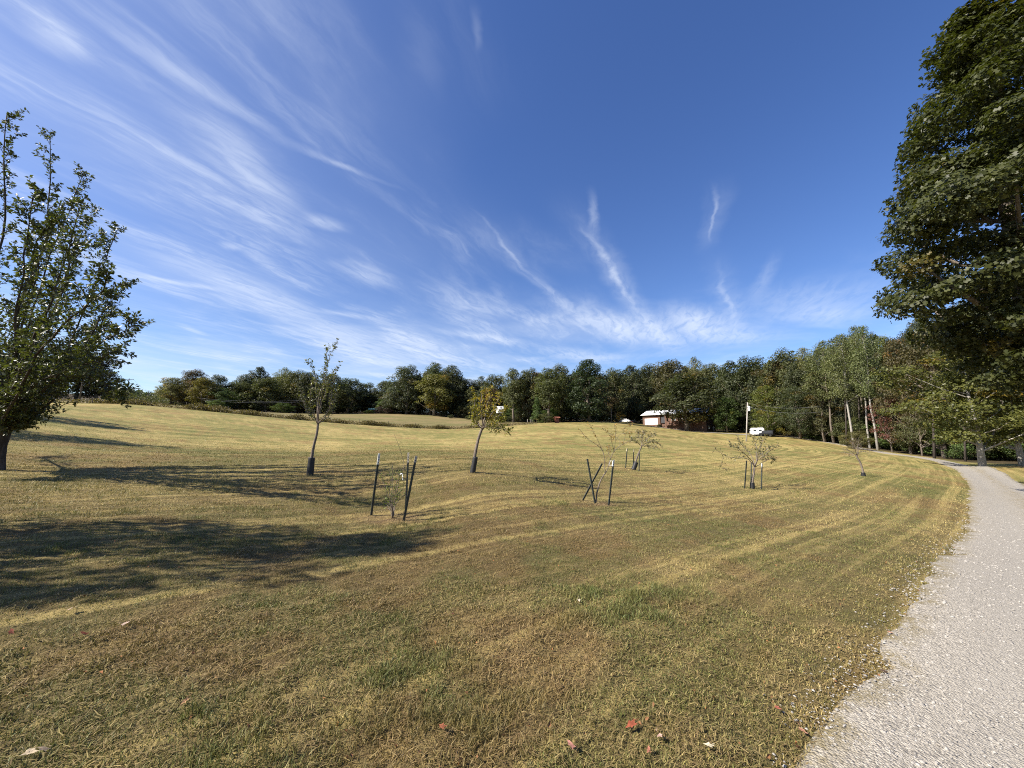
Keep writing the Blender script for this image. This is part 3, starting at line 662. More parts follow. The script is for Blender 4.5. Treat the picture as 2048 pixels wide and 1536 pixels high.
G1 = 'trees along the edge of the wood'
FRONT = [  # proto, u, depth, v of the top, half width px, colour, label, bark
 ('dense', 30, 104, 694, 45, DARK, 'dark bushy tree seen through the leaves of the big fruit tree', None, 'tree'),
 ('dense', 95, 106, 690, 48, DARK, 'dark tree left of the leaning utility pole behind the fruit tree', None, 'tree'),
 ('oak', 150, 110, 700, 40, DARK, 'dark tree directly behind the leaning utility pole', None, 'tree'),
 ('oak', 192, 112, 712, 32, (0.0616, 0.0458, 0.0299), 'dark reddish tree at the right end of the clump by the power line', None, 'tree'),
 ('low', 232, 120, 776, 16, MID, 'low shrubby tree below the wires at the end of the dark clump', None, 'shrub'),
 ('oakb', 340, 150, 755, 24, (0.1364, 0.1408, 0.0660), 'pale sunlit tree at the left end of the far tree clump', None, 'tree'),
 ('oak', 384, 158, 740, 28, (0.0748, 0.0598, 0.0317), 'bronze topped tree in the far left clump', None, 'tree'),
 ('oak', 402, 150, 756, 26, (0.1056, 0.0924, 0.0264), 'tree with a yellow patch in front of the bronze topped tree', None, 'tree'),
 ('oak', 430, 160, 750, 22, BLUE, 'small dark tree at the right end of the far left clump', None, 'tree'),
 ('low', 442, 152, 776, 26, GRN, 'low bright green tree beside the far left clump', None, 'tree'),
 ('oakb', 485, 172, 748, 24, BLUE, 'small round tree left of the rounded hump in the far treeline', None, 'tree'),
 ('dense', 513, 176, 733, 27, DARK, 'rounded dark tree forming the highest hump of the far left treeline', None, 'tree'),
 ('oak', 475, 164, 765, 34, MID, 'spreading tree behind the weedy fence in the far left wood', None, 'tree'),
 ('oak', 530, 166, 757, 34, MID, 'broad tree in front of the rounded hump above the pasture', None, 'tree'),
 ('thin', 562, 180, 735, 22, PALE, 'light leaved tree beside the hump of the far treeline', None, 'tree'),
 ('oak', 590, 176, 742, 32, MID, 'tree at the far wood just left of the tall young fruit tree', None, 'tree'),
 ('oakb', 612, 172, 744, 24, DARK, 'dark round tree behind the tall young fruit tree', None, 'tree'),
 ('oak', 655, 182, 748, 32, MID, 'tree at the far wood just right of the tall young fruit tree', None, 'tree'),
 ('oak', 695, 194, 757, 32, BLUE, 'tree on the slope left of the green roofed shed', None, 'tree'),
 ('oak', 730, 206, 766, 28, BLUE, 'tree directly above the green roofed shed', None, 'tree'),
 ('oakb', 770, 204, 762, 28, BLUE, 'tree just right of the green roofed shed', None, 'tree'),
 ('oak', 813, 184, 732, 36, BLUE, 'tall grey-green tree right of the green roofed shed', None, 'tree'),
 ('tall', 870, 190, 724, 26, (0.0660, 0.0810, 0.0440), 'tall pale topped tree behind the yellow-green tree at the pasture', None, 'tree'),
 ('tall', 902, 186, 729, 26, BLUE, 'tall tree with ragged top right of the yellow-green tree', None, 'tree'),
 ('oakb', 868, 176, 748, 38, (0.1056, 0.1100, 0.0370), 'broad yellow-green tree standing out at the pasture edge', None, 'tree'),
 ('oak', 928, 186, 757, 30, DARK, 'dark tree in the hollow left of the yellow leaved sapling', None, 'tree'),
 ('thin', 962, 190, 752, 24, BLUE, 'thin tree behind the yellow leaved sapling', None, 'tree'),
 ('oak', 990, 180, 750, 30, MID, 'tree above the little white house in the trees', None, 'tree'),
 ('oakb', 983, 168, 776, 22, (0.0924, 0.0634, 0.0317), 'rusty brown tree behind the yellow leaved sapling', None, 'tree'),
 ('tall', 1028, 150, 736, 25, (0.0924, 0.1038, 0.0458), 'tall light green tree with a visible stem right of the yellow sapling', None, 'tree'),
 ('oak', 1060, 152, 738, 28, DARK, 'dark tree between two light green trees in the middle of the wood edge', None, 'tree'),
 ('tall', 1100, 140, 736, 32, (0.0774, 0.0915, 0.0387), 'grey-green tree with slender branches above the small red-brown hut', None, 'tree'),
 ('oak', 1122, 150, 730, 30, MID, 'tree just left of the big rounded dark tree', None, 'tree'),
 ('dense', 1180, 140, 718, 50, (0.0352, 0.0510, 0.0229), 'big rounded dark green tree in the middle of the treeline', None, 'tree'),
 ('oak', 1232, 166, 738, 32, MID, 'tree behind the yard pole near the white car', None, 'tree'),
 ('dense', 1266, 182, 730, 34, DARK, 'tree behind the white car in the yard', None, 'tree'),
 ('oak', 1302, 192, 730, 34, DARK, 'tall tree rising behind the garage roof', None, 'tree'),
 ('oak', 1345, 182, 721, 42, (0.0660, 0.0634, 0.0317), 'brownish tree rising behind the brick house', None, 'tree'),
 ('thin', 1396, 186, 714, 24, PALE, 'thin light tree top showing above the house oak', None, 'tree'),
 ('oak', 1430, 176, 728, 34, MID, 'tree above the right gable of the brick house', None, 'tree'),
 ('oakb', 1374, 139, 748, 68, (0.0493, 0.0563, 0.0264), 'large oak on the lawn hiding the middle of the brick house', None, 'oak tree'),
 ('dense', 1470, 140, 722, 42, DARK, 'broad dark tree right of the brick house behind the transformer pole', None, 'tree'),
 ('oak', 1455, 130, 795, 26, GRN, 'low green tree against the right end of the brick house', None, 'tree'),
 ('oak', 1512, 132, 714, 40, DARK, 'dark tree with a high top behind the white camper', None, 'tree'),
 ('dense', 1556, 122, 722, 38, MID, 'dark tree behind the orange tipped maple', None, 'tree'),
 ('edge', 1540, 107, 768, 36, (0.0924, 0.1056, 0.0246), 'yellow-green maple with orange tips beside the white camper', None, 'tree'),
 ('oak', 1585, 118, 700, 40, MID, 'tree right of the orange tipped maple reaching the skyline', None, 'tree'),
 ('poplar', 1625, 112, 692, 30, PALE, 'pale topped tree above the shaded part of the wood', None, 'tree'),
 ('edge', 1600, 99, 770, 42, DARK, 'dark leafy tree overhanging the shaded wood edge beside the drive', None, 'tree'),
 ('edge', 1650, 95, 740, 38, (0.0660, 0.0669, 0.0299), 'drooping brownish green tree left of the bare pale trunks', None, 'tree'),
 ('poplar', 1668, 92, 678, 33, (0.1311, 0.1452, 0.0598), 'pale leaved tall tree left of the tallest trees by the drive', None, 'tree'),
 ('poplar', 1708, 84, 664, 34, (0.1162, 0.1285, 0.0572), 'slanting pale trunked tree, leftmost of the three by the drive', M_BARK_PALE, 'tree'),
 ('poplar', 1740, 84, 648, 30, (0.1091, 0.1285, 0.0616), 'tall straight pale trunked tree, middle one of the three by the drive', M_BARK_PALE, 'tree'),
 ('poplar', 1756, 79, 647, 33, (0.0950, 0.1188, 0.0519), 'tallest pale trunked tree with a rounded top where the drive vanishes', M_BARK_PALE, 'tree'),
 ('poplar', 1800, 84, 668, 36, (0.1285, 0.1399, 0.0502), 'tree with a yellowish top right of the tallest pale trunks', None, 'tree'),
 ('spray', 1785, 74, 790, 32, RED, 'reddish leaved understorey tree beside the tallest pale trunk', None, 'tree'),
 ('edge', 1822, 72, 672, 44, (0.0704, 0.0634, 0.0264), 'bronze green tree between the reddish tree and the big maple', None, 'tree'),
 ('spray', 1845, 66, 800, 34, MID, 'low tree with layered branches over the drive bend', None, 'tree'),
 ('edge', 1890, 64, 650, 58, (0.0660, 0.0581, 0.0282), 'tall brown-green tree behind the big maple over the drive', None, 'tree'),
]
for pr_, u, Y, vt, hw, c, lab, bk, cat in FRONT:
    seen_tree(pr_, u, Y, vt, hw, c, lab, None, bk, 'oak_tree' if 'oak tree' in cat else ('shrub' if cat == 'shrub' else 'tree'), cat)

# extra trees deeper in the wood, so that nothing shows through
SKYL = [(30,700),(222,735),(318,790),(335,756),(380,746),(430,754),(445,768),(480,757),(510,738),(560,740),(600,744),(640,752),(690,759),(720,770),(770,766),(815,738),(880,730),(905,733),(935,760),(970,755),(1000,762),(1030,742),(1060,742),(1095,737),(1130,736),(1178,728),(1225,740),(1270,735),(1340,726),(1390,724),(1420,732),(1470,726),(1500,718),(1545,724),(1570,704),(1625,700),(1660,684),(1700,672),(1725,654),(1780,658),(1810,668),(1850,640),(1900,612),(2048,570),(2300,560)]
su, sv_ = zip(*SKYL)
def woodY(u): return float(np.interp(bearing(u), WOOD[:, 0], WOOD[:, 1]))/math.hypot(1, (u-1024)/F)
for rowi, (dep, gap, drop) in enumerate([(12, 27, 12), (28, 31, 7), (50, 36, 5)]):
    u = 325.0 + rowi*9
    while u < 2180:
        Y = woodY(u)+dep+random.uniform(-4, 4)
        if 1285 < u < 1440: Y = max(Y, 190+dep)
        vt = float(np.interp(u, su, sv_)) + drop + random.uniform(0, 16)
        hw = gap*.75*random.uniform(.9, 1.25)*(1.0 if u < 1500 else 1.35)
        far_right = u > 1560
        pn = random.choice(['oak', 'oakb', 'dense'] if not far_right else ['edge', 'dense', 'oak', 'poplar'])
        seen_tree(pn, u, Y, vt, hw, random.choice([DARK, DARK, MID, BLUE, BRN]), 'tree standing inside the wood behind the trees of its edge', 'trees inside the wood')
        u += gap*random.uniform(.85, 1.15)*(1.0 if u < 1500 else 1.25)
# shady understorey along the right hand wood
u = 325.0
while u < 2130:
    Y = woodY(u)+(random.uniform(6, 16) if u > 1450 else random.uniform(4, 30))
    if 1270 < u < 1450: Y = max(Y, 186)
    b = ground_at(u, Y); place_tree('low', b, random.uniform(4, 8), random.uniform(3.2, 5), random.choice([DARK, MID, GRN]), 'leafy understorey sapling in the shade of the wood', 'understorey saplings in the wood', name='sapling', cat='sapling')
    u += random.uniform(16, 26) if u > 1450 else random.uniform(11, 17)

# ------------------------------------------------------------------ limbs drawn one by one for the near trees
def smooth_path(pts, m=4):
    return resample3(pts, m)
def resample3(pts, m):
    pts = np.array(pts, float); n = len(pts); out = []
    for i in range(n-1):
        p0, p1, p2, p3 = pts[max(i-1, 0)], pts[i], pts[i+1], pts[min(i+2, n-1)]
        for t in np.arange(m)/m:
            out.append(0.5*((2*p1)+(-p0+p2)*t+(2*p0-5*p1+4*p2-p3)*t*t+(-p0+3*p1-3*p2+p3)*t**3))
    out.append(pts[-1]); return np.array(out)
class Tree:
    """a tree whose limbs follow given paths (world points); twigs and leaves grow off them"""
    def __init__(s, name, label, cat, base, bark_m, leaf_m, colr, group=None):
        s.base = np.array(base, float); s.t = thing(name, label, cat, base, group); s.mb = MB(); s.bm = bark_m; s.lm = leaf_m; s.col = colr
        s.lp, s.la, s.ln, s.ll, s.lt = [], [], [], [], []
    def limb(s, pts, r0, r1, n=7, m=4, jit=0.0):
        p = resample3(pts, m)
        if jit:
            nz = np.cumsum(rng.normal(0, jit, p.shape), 0); nz -= np.linspace(0, 1, len(p))[:, None]*nz[-1]; p = p+nz
        rad = r0+(r1-r0)*np.linspace(0, 1, len(p))**.8
        s.mb.tube(p-s.base, rad, n, cap=True); return p
    def leaves_on(s, p, n, size, t0=.2, spread=.02, up=.4, tone=0.0, along=.6):
        for _ in range(int(n)):
            t = (t0+(1-t0)*rng.random())*(len(p)-1); i = min(int(t), len(p)-2); q = p[i]+(p[i+1]-p[i])*(t-i); d = unit(p[i+1]-p[i])
            o = unit(rng.normal(size=3)); o = unit(o-d*np.dot(o, d)); ax = unit(d*along+o+np.array((0, 0, -.05)))
            s.lp.append(q+o*spread*rng.random()); s.la.append(ax); s.ln.append(unit(np.array((0, 0, up))+.9*unit(rng.normal(size=3))+.3*d)); s.ll.append(size*rng.uniform(.6, 1.25)); s.lt.append(tone*rng.random())
    def twigs(s, p, n, length, r, nl, lsize, t0=.25, up=.35, tone=0.0, level=1, fwd=.7, out=1.0, droop=0.0):
        for k in range(int(n)):
            t = (t0+(1-t0)*(k+rng.random())/n)*(len(p)-1); i = min(int(t), len(p)-2); q = p[i]+(p[i+1]-p[i])*(t-i); d = unit(p[i+1]-p[i])
            o = unit(rng.normal(size=3)); o = unit(o-d*np.dot(o, d)); L = length*rng.uniform(.5, 1.25)*(1-.45*t/(len(p)-1))
            v = unit(d*fwd+o*out+np.array((0, 0, up)))
            v2 = unit(v+np.array((0, 0, up*.6-droop))+.3*unit(rng.normal(size=3)))
            tw = s.limb([q, q+v*L*.5, q+v*L*.5+v2*L*.5], r, r*.35, 4, 3)
            s.leaves_on(tw, nl, lsize, .1, .015, tone=tone)
            if level > 1: s.twigs(tw, 3, L*.55, r*.6, nl*.6, lsize, .3, up, tone, level-1, fwd, out, droop)
    def done(s, wr=.5, fold=.3, lobed=False):
        link('trunk', s.mb.mesh('trunk', True), s.bm, s.t)
        if s.lp:
            cm = leaf_mesh('crown', np.array(s.lp)-s.base, np.array(s.la), np.array(s.ln), np.array(s.ll), wr, fold, lobed, np.array(s.lt))
            c = link('crown', cm, s.lm, s.t, kind='stuff'); c.color = (*s.col, 1)
        return s.t
def PY(base, lst):
    """pixel columns/rows (with an offset in depth) to points round a foot point"""
    return [P(a[0], a[1], base[1]+(a[2] if len(a) > 2 else 0)) for a in lst]

# --- large fruit tree at the left edge of the picture
bp = ground_at(-6, 10.0); bp[2] -= .03
T = Tree('fruit_tree', 'large glossy leaved fruit tree cut by the left edge of the picture', 'fruit tree', bp, M_BARK_DARK, M_LEAF_GLOSS, (.058, .074, .024))
trunk = T.limb([bp+(0, 0, -.1), *PY(bp, [(-4, 900), (8, 865)])], .17, .125, 9)
fork = trunk[-1]
LIMBS = [
 ([(14, 820, .1), (30, 720, .3), (60, 560, .5), (95, 420, .6), (100, 275, .7)], .085), ([(-4, 780, -.1), (-15, 600, -.2), (5, 400, -.4), (14, 225, -.5)], .085),
 ([(35, 830, -.2), (80, 720, -.5), (130, 560, -.6), (165, 400, -.7)], .075), ([(45, 835, .2), (110, 740, .6), (180, 600, .9), (250, 455, .9)], .07),
 ([(40, 830, -.3), (120, 745, -.8), (205, 690, -1.2), (283, 645, -1.4)], .065), ([(50, 840, 0), (130, 780, .2), (200, 660, .3), (268, 575, .4)], .06),
 ([(30, 800, .5), (70, 690, 1.3), (130, 560, 1.9), (190, 420, 2.1)], .07), ([(20, 800, -.6), (60, 700, -1.5), (110, 600, -2.0), (150, 480, -2.3)], .07),
 ([(30, 780, .3), (60, 640, .9), (110, 480, 1.3), (168, 345, 1.4)], .065), ([(40, 815, -.1), (130, 765, -.3), (210, 770, -.6), (262, 790, -.8)], .045),
 ([(35, 820, -.5), (90, 765, -1.2), (160, 735, -1.6), (235, 700, -1.9)], .05), ([(10, 790, -.5), (20, 640, -1.3), (50, 480, -1.6), (75, 380, -1.6)], .06),
 ([(40, 820, .6), (90, 760, 1.4), (170, 700, 2.0), (230, 620, 2.2)], .055),
 ([(25, 790, .8), (75, 660, 1.6), (150, 520, 2.0), (215, 480, 2.1)], .06), ([(30, 800, -.9), (85, 690, -1.9), (165, 610, -2.4), (225, 560, -2.5)], .06), ([(20, 800, .2), (50, 650, .5), (85, 520, .6), (130, 405, .6)], .065), ([(15, 790, -.3), (40, 640, -.9), (75, 500, -1.2), (110, 440, -1.2)], .06),
 ([(40, 815, .9), (100, 735, 2.0), (165, 670, 2.6), (225, 660, 2.8)], .05), ([(-30, 820, 0), (-110, 700, .4), (-200, 560, .6), (-260, 400, .6)], .08), ([(-25, 800, -.4), (-90, 640, -1.0), (-150, 430, -1.3), (-150, 260, -1.3)], .08),
 ([(-40, 820, .4), (-160, 740, 1.0), (-280, 640, 1.4), (-360, 560, 1.6)], .07), ([(-40, 820, -.5), (-140, 760, -1.4), (-250, 700, -1.9), (-340, 660, -2.1)], .065),
 ([(-20, 800, .4), (-60, 600, 1.2), (-90, 420, 1.5), (-80, 270, 1.5)], .07), ([(-5, 790, 0), (-40, 560, .2), (-60, 380, .2), (-55, 190, .1)], .07),
]
for pts, r0 in LIMBS:
    pts = [(q_[0] if q_[0] < 170 else 170+(q_[0]-170)*.82, *q_[1:]) for q_ in pts]
    p = T.limb([fork-(0, 0, .05), *PY(bp, pts)], r0*.72, .007, 6, 5, .028)
    T.twigs(p, 56, .60, .008, 10, .092, .10, .30, .12, 2, .8, .95)
    T.leaves_on(p, 80, .092, .25, .04)
T.leaves_on(resample3(PY(bp, [(28, 862), (40, 825), (55, 815)]), 4), 10, .1, .2, .05)
T.done(.52, .30)

# --- tall young fruit tree with a black trunk guard
b1 = ground_at(620, 12.5); b1[2] -= .02
T = Tree('young_fruit_tree', 'tall slender young fruit tree with upright shoots and a black trunk guard', 'fruit tree', b1, M_BARK_YOUNG, M_LEAF_GLOSS, (.100, .115, .050))
tr = T.limb([b1-(0, 0, .1), *PY(b1, [(624, 912), (628, 890), (634, 865), (636, 845)])], .052, .034, 8)
k = tr[-1]
for pts, r0 in [([(636, 820), (639, 790), (652, 750), (660, 715), (674, 683)], .035), ([(628, 835, .2), (616, 825, .3), (606, 800, .5), (602, 782, .5)], .026),
                ([(645, 838, -.1), (654, 825, -.2), (661, 800, -.3), (664, 770, -.3), (674, 735, -.3)], .03), ([(634, 815, .2), (630, 780, .3), (627, 745, .4), (618, 724, .4)], .026),
                ([(641, 800, -.2), (646, 765, -.4), (650, 730, -.5), (656, 697, -.5)], .024), ([(630, 838, -.3), (621, 815, -.5), (620, 790, -.7), (628, 760, -.7)], .022),
                ([(646, 840, .3), (660, 830, .5), (668, 805, .6), (676, 780, .6)], .02), ([(640, 825, .4), (650, 795, .6), (655, 770, .7), (668, 745, .7)], .02)]:
    p = T.limb([k-(0, 0, .06), *PY(b1, pts)], r0*.75, .004, 6, 4, .01)
    T.twigs(p, 18, .36, .005, 7, .082, .22, .5, .15, 1, 1.0, .75); T.leaves_on(p, 34, .085, .4, .015, tone=.1)
T.done(.5, .3)

# --- leaning yellow leaved tree
b2 = ground_at(945, 13.0); b2[2] -= .02
T = Tree('young_fruit_tree', 'leaning young tree with yellow and orange leaves and a black trunk guard', 'fruit tree', b2, M_BARK_YOUNG, M_LEAF, (.165, .175, .040))
tr = T.limb([b2-(0, 0, .1), *PY(b2, [(949, 915), (955, 885), (960, 868), (965, 855)])], .06, .042, 8)
k = tr[-1]
for pts, r0, tn in [([(968, 840), (972, 815), (978, 795), (983, 775)], .03, .9), ([(955, 845, .2), (950, 825, .3), (947, 800, .4), (950, 780, .4)], .025, .6), ([(978, 855, -.2), (990, 858, -.3), (1003, 860, -.4), (1018, 862, -.4)], .022, .2),
                ([(978, 848, .3), (992, 838, .5), (1005, 825, .7), (1012, 815, .7)], .022, .6), ([(965, 835, -.3), (962, 812, -.5), (962, 795, -.6), (965, 782, -.6)], .022, .8),
                ([(975, 838, -.4), (986, 822, -.6), (993, 805, -.7), (1000, 790, -.7)], .022, .9), ([(958, 848, -.3), (953, 838, -.5), (948, 828, -.6), (946, 815, -.6)], .02, .2),
                ([(980, 850, .5), (990, 848, .8), (998, 845, 1.0), (1008, 838, 1.0)], .02, .2)]:
    p = T.limb([k-(0, 0, .05), *PY(b2, pts)], r0, .006, 6, 4, .012)
    T.twigs(p, 18, .32, .005, 8, .085, .2, .15, tn, 1, .8, .9); T.leaves_on(p, 44, .09, .3, .03, tone=tn)
T.done(.55, .25)

# --- staked sapling, left of the middle
b3 = ground_at(785, 8.2); b3[2] -= .01
T = Tree('sapling', 'twiggy many stemmed sapling between the three nearest stakes with one long bare whip', 'sapling', b3, M_BARK_YOUNG, M_LEAF, (.10, .14, .035))
for pts, r0 in [([(783, 1015), (784, 985), (786, 955), (785, 930)], .012), ([(787, 1012), (792, 985), (797, 960), (800, 945)], .012), ([(780, 1012), (775, 990), (768, 970), (763, 955)], .009),
                ([(790, 1015, .2), (800, 1000, .3), (810, 990, .4), (815, 985, .4)], .009), ([(782, 1010, -.2), (779, 985, -.3), (782, 965, -.4), (780, 945, -.4)], .009), ([(779, 1020, .1), (774, 1008, .2), (772, 998, .2)], .007),
                ([(788, 1010, .3), (795, 990, .5), (806, 975, .6), (806, 960, .6)], .009), ([(786, 1012, -.3), (790, 990, -.5), (793, 975, -.6), (795, 955, -.6)], .008)]:
    p = T.limb([b3-(0, 0, .03), *PY(b3, pts)], r0, .003, 5, 4, .006)
    T.twigs(p, 12, .22, .004, 5, .046, .25, .5, .1, 1, 1.1, .7)
p = T.limb([*PY(b3, [(797, 960, .05), (803, 945, .05), (808, 932, .06), (805, 915, .05), (797, 890, .03), (787, 865, 0)])], .008, .0022, 5, 4)
T.limb([*PY(b3, [(808, 935, .05), (814, 928, .1), (822, 918, .2), (828, 910, .2)])], .006, .002, 5, 3); T.limb([*PY(b3, [(797, 892, .03), (800, 886, .1), (803, 880, .1)])], .003, .0015, 4, 3)
T.done(.4, .2)

# --- sparse sapling in the crossed stakes
b4 = ground_at(1191, 10.8); b4[2] -= .01
T = Tree('sapling', 'sparse leaning sapling with curling brown leaves beside the crossed stakes', 'sapling', b4, M_BARK_YOUNG, M_LEAF, (.20, .15, .05))
p = T.limb([b4-(0, 0, .05), *PY(b4, [(1194, 985), (1201, 962), (1211, 945)])], .022, .016, 7); k = p[-1]
L1 = [([(1210, 930), (1209, 915), (1206, 903), (1198, 893), (1183, 882), (1170, 872), (1160, 858)], .011), ([(1215, 938, .1), (1220, 922, .2), (1227, 906, .2), (1238, 894, .3), (1250, 886, .3), (1262, 880, .3)], .014)]
ends = [T.limb([k, *PY(b4, pts)], r0, .004, 6, 4, .004) for pts, r0 in L1]
more = [([(1206, 903), (1198, 885, -.1), (1190, 868, -.2), (1178, 848, -.2)], .007), ([(1228, 905, .2), (1230, 885, .1), (1231, 865, 0), (1228, 850, 0)], .007), ([(1240, 893, .3), (1238, 878, .4), (1222, 868, .5), (1205, 858, .5)], .006),
        ([(1228, 905, .2), (1226, 893, -.1), (1224, 882, -.2), (1222, 874, -.3)], .006), ([(1222, 918, .2), (1216, 905, .4), (1216, 892, .5)], .005), ([(1245, 890, .3), (1250, 872, .2), (1246, 860, .1), (1258, 850, .1)], .006),
        ([(1210, 932, 0), (1214, 912, -.3), (1222, 898, -.4)], .005), ([(1232, 880, .1), (1240, 868, -.1), (1252, 866, -.2), (1262, 868, -.2)], .005)]
ends += [T.limb(PY(b4, pts), r0, .003, 5, 4, .004) for pts, r0 in more]
for p in ends:
    T.twigs(p, 8, .20, .003, 2, .055, .45, .2, .5, 1, 1.0, .8); T.leaves_on(p, 6, .06, .55, .02, tone=.5)
T.done(.5, .35)

# --- guarded sapling behind
b5 = ground_at(1267, 21.8); b5[2] -= .01
T = Tree('young_fruit_tree', 'small leaning tree with a slanted black guard among three far stakes', 'fruit tree', b5, M_BARK_YOUNG, M_LEAF_GLOSS, (.085, .088, .045))
p = T.limb([b5-(0, 0, .05), *PY(b5, [(1270, 928), (1275, 912), (1280, 900), (1284, 890)])], .055, .035, 7); k = p[-1]
for pts, r0 in [([(1284, 880), (1285, 872), (1288, 863)], .022), ([(1292, 888, .3), (1305, 882, .5), (1322, 889, .6)], .02), ([(1278, 886, -.3), (1270, 880, -.5), (1262, 878, -.7)], .018), ([(1290, 882, -.4), (1298, 873, -.7), (1310, 868, -.9)], .02),
                ([(1280, 880, .5), (1276, 870, .8), (1275, 864, .8)], .018), ([(1293, 893, -.3), (1302, 895, -.6), (1312, 893, -.8)], .016)]:
    q = T.limb([k-(0, 0, .05), *PY(b5, pts)], r0, .006, 5, 4, .015)
    T.twigs(q, 13, .45, .006, 6, .095, .25, .2, .3, 1, .8, .9); T.leaves_on(q, 16, .09, .3, .03)
T.done(.5, .3)

# --- spreading sapling right of the middle
b6 = ground_at(1505, 16.6); b6[2] -= .01
T = Tree('young_fruit_tree', 'small spreading tree between three stakes with a short black guard', 'fruit tree', b6, M_BARK_YOUNG, M_LEAF_GLOSS, (.085, .092, .045))
p = T.limb([b6-(0, 0, .05), *PY(b6, [(1505, 962), (1508, 945), (1509, 932)])], .05, .036, 7); k = p[-1]
for pts, r0 in [([(1502, 922), (1490, 915), (1470, 916), (1450, 910), (1428, 897)], .022), ([(1511, 918, .2), (1512, 900, .3), (1508, 882, .4), (1502, 872, .4)], .024), ([(1518, 922, -.2), (1530, 912, -.4), (1542, 900, -.5), (1556, 890, -.5)], .022),
                ([(1504, 916, .4), (1495, 900, .7), (1482, 888, .9), (1476, 878, .9)], .02), ([(1514, 915, -.4), (1520, 898, -.7), (1524, 885, -.8), (1526, 876, -.8)], .02), ([(1500, 918, -.4), (1486, 905, -.8), (1470, 895, -1.0), (1460, 890, -1.0)], .018),
                ([(1522, 925, .4), (1536, 918, .7), (1545, 915, .8), (1548, 922, .8)], .016), ([(1516, 914, .5), (1530, 902, .9), (1538, 893, 1.0)], .018), ([(1450, 910, 0), (1444, 922, .1), (1446, 934, .1), (1452, 938, .1)], .006)]:
    q = T.limb([k-(0, 0, .05), *PY(b6, pts)] if r0 > .01 else PY(b6, pts), r0, .005, 5, 4, .012)
    T.twigs(q, 15 if r0 > .01 else 3, .40, .005, 5, .078, .3, .25, .2, 1, .8, .9); T.leaves_on(q, 12, .08, .4, .03)
T.done(.5, .3)

# --- bare little tree near the drive
b7 = ground_at(1727, 22.0); b7[2] -= .01
T = Tree('young_fruit_tree', 'bent little bare branched tree standing alone near the gravel drive', 'fruit tree', b7, M_BARK_YOUNG, M_LEAF, (.12, .09, .05))
p = T.limb([b7-(0, 0, .05), *PY(b7, [(1725, 940), (1721, 926), (1715, 916), (1713, 910)])], .055, .04, 7); k = p[-1]
for pts, r0 in [([(1708, 906), (1700, 902), (1690, 898)], .02), ([(1716, 902, .3), (1722, 898, .5), (1738, 899, .6)], .02), ([(1710, 900, -.3), (1706, 893, -.5), (1702, 888, -.6)], .02), ([(1714, 898, .2), (1716, 890, .3), (1717, 884, .3)], .018),
                ([(1718, 905, -.4), (1728, 903, -.7), (1742, 904, -.9)], .016), ([(1705, 908, .5), (1698, 907, .8), (1688, 904, .9)], .016)]:
    q = T.limb([k-(0, 0, .05), *PY(b7, pts)], r0, .006, 5, 4, .015)
    T.twigs(q, 14, .5, .006, 1, .05, .2, .3, .4, 2, .8, .9)
T.done(.4, .2)

# --- maple overhanging the drive from the right edge
MAPLE = crown_proto(207, H=26.5, Rm=5.9, z0=.20, nclump=260, leaves=90000, lsize=.18, shape='maple', flat=.55, cr=.172, inner=.34, lobed=True, wr=.9, tone_p=.08)
bm_ = np.array((24.9, 17.6, tz(24.9, 17.6)))
t = thing('maple_tree', 'huge maple at the right edge of the picture overhanging the drive', 'maple tree', bm_, None, 1.67)
link('trunk', MAPLE[1], M_BARK, t); c = link('crown', MAPLE[0], leaf_mat('maple_leaf', .28, .48, .28), t, kind='stuff'); c.color = (.042, .050, .016, 1)
# maple with a bare lower trunk across the drive
YMAP = crown_proto(202, trk=.016, H=15, Rm=6.0, z0=.18, nclump=90, leaves=20000, lsize=.22, shape='oak', flat=.4, cr=.23, inner=.3, lobed=True, tone_p=.12)
def big(label, u, Y, H, Rm, colr, rz, name='maple_tree', bk=None):
    b = ground_at(u, Y); t = thing(name, label, 'maple tree', b, None, rz); t.scale = (Rm/6.0, Rm/6.0, H/15.0)
    link('trunk', YMAP[1], bk or M_BARK, t); c = link('crown', YMAP[0], MATS['maple_leaf'], t, kind='stuff'); c.color = (*colr, 1); return t
big('maple with a bare grey trunk standing across the drive at its bend', 1965, 39, 12.5, 6.0, (0.0784, 0.0864, 0.0224), .4, bk=M_BARK_PALE)
big('yellow-green maple with a pale trunk at the right edge beyond the drive', 2046, 40, 14, 5.5, (0.0760, 0.0880, 0.0224), 2.0, bk=M_BARK)
# two trees outside the frame whose shadows lie in the picture
def off_tree(proto, x, y, H, hw, colr, label):
    return place_tree(proto, np.array((x, y, tz(x, y))), H, hw, colr, label, None, None)
off_tree('low', -10.9, 3.0, 8.4, 1.5, MID, 'fruit tree left of the camera whose shadow crosses the lawn')
off_tree('low', -33, 17, 9.5, 3.6, MID, 'fruit tree farther left on the slope casting a long shadow')
off_tree('low', -47, 30, 9.5, 3.8, MID, 'fruit tree at the top of the left slope casting a thin shadow')

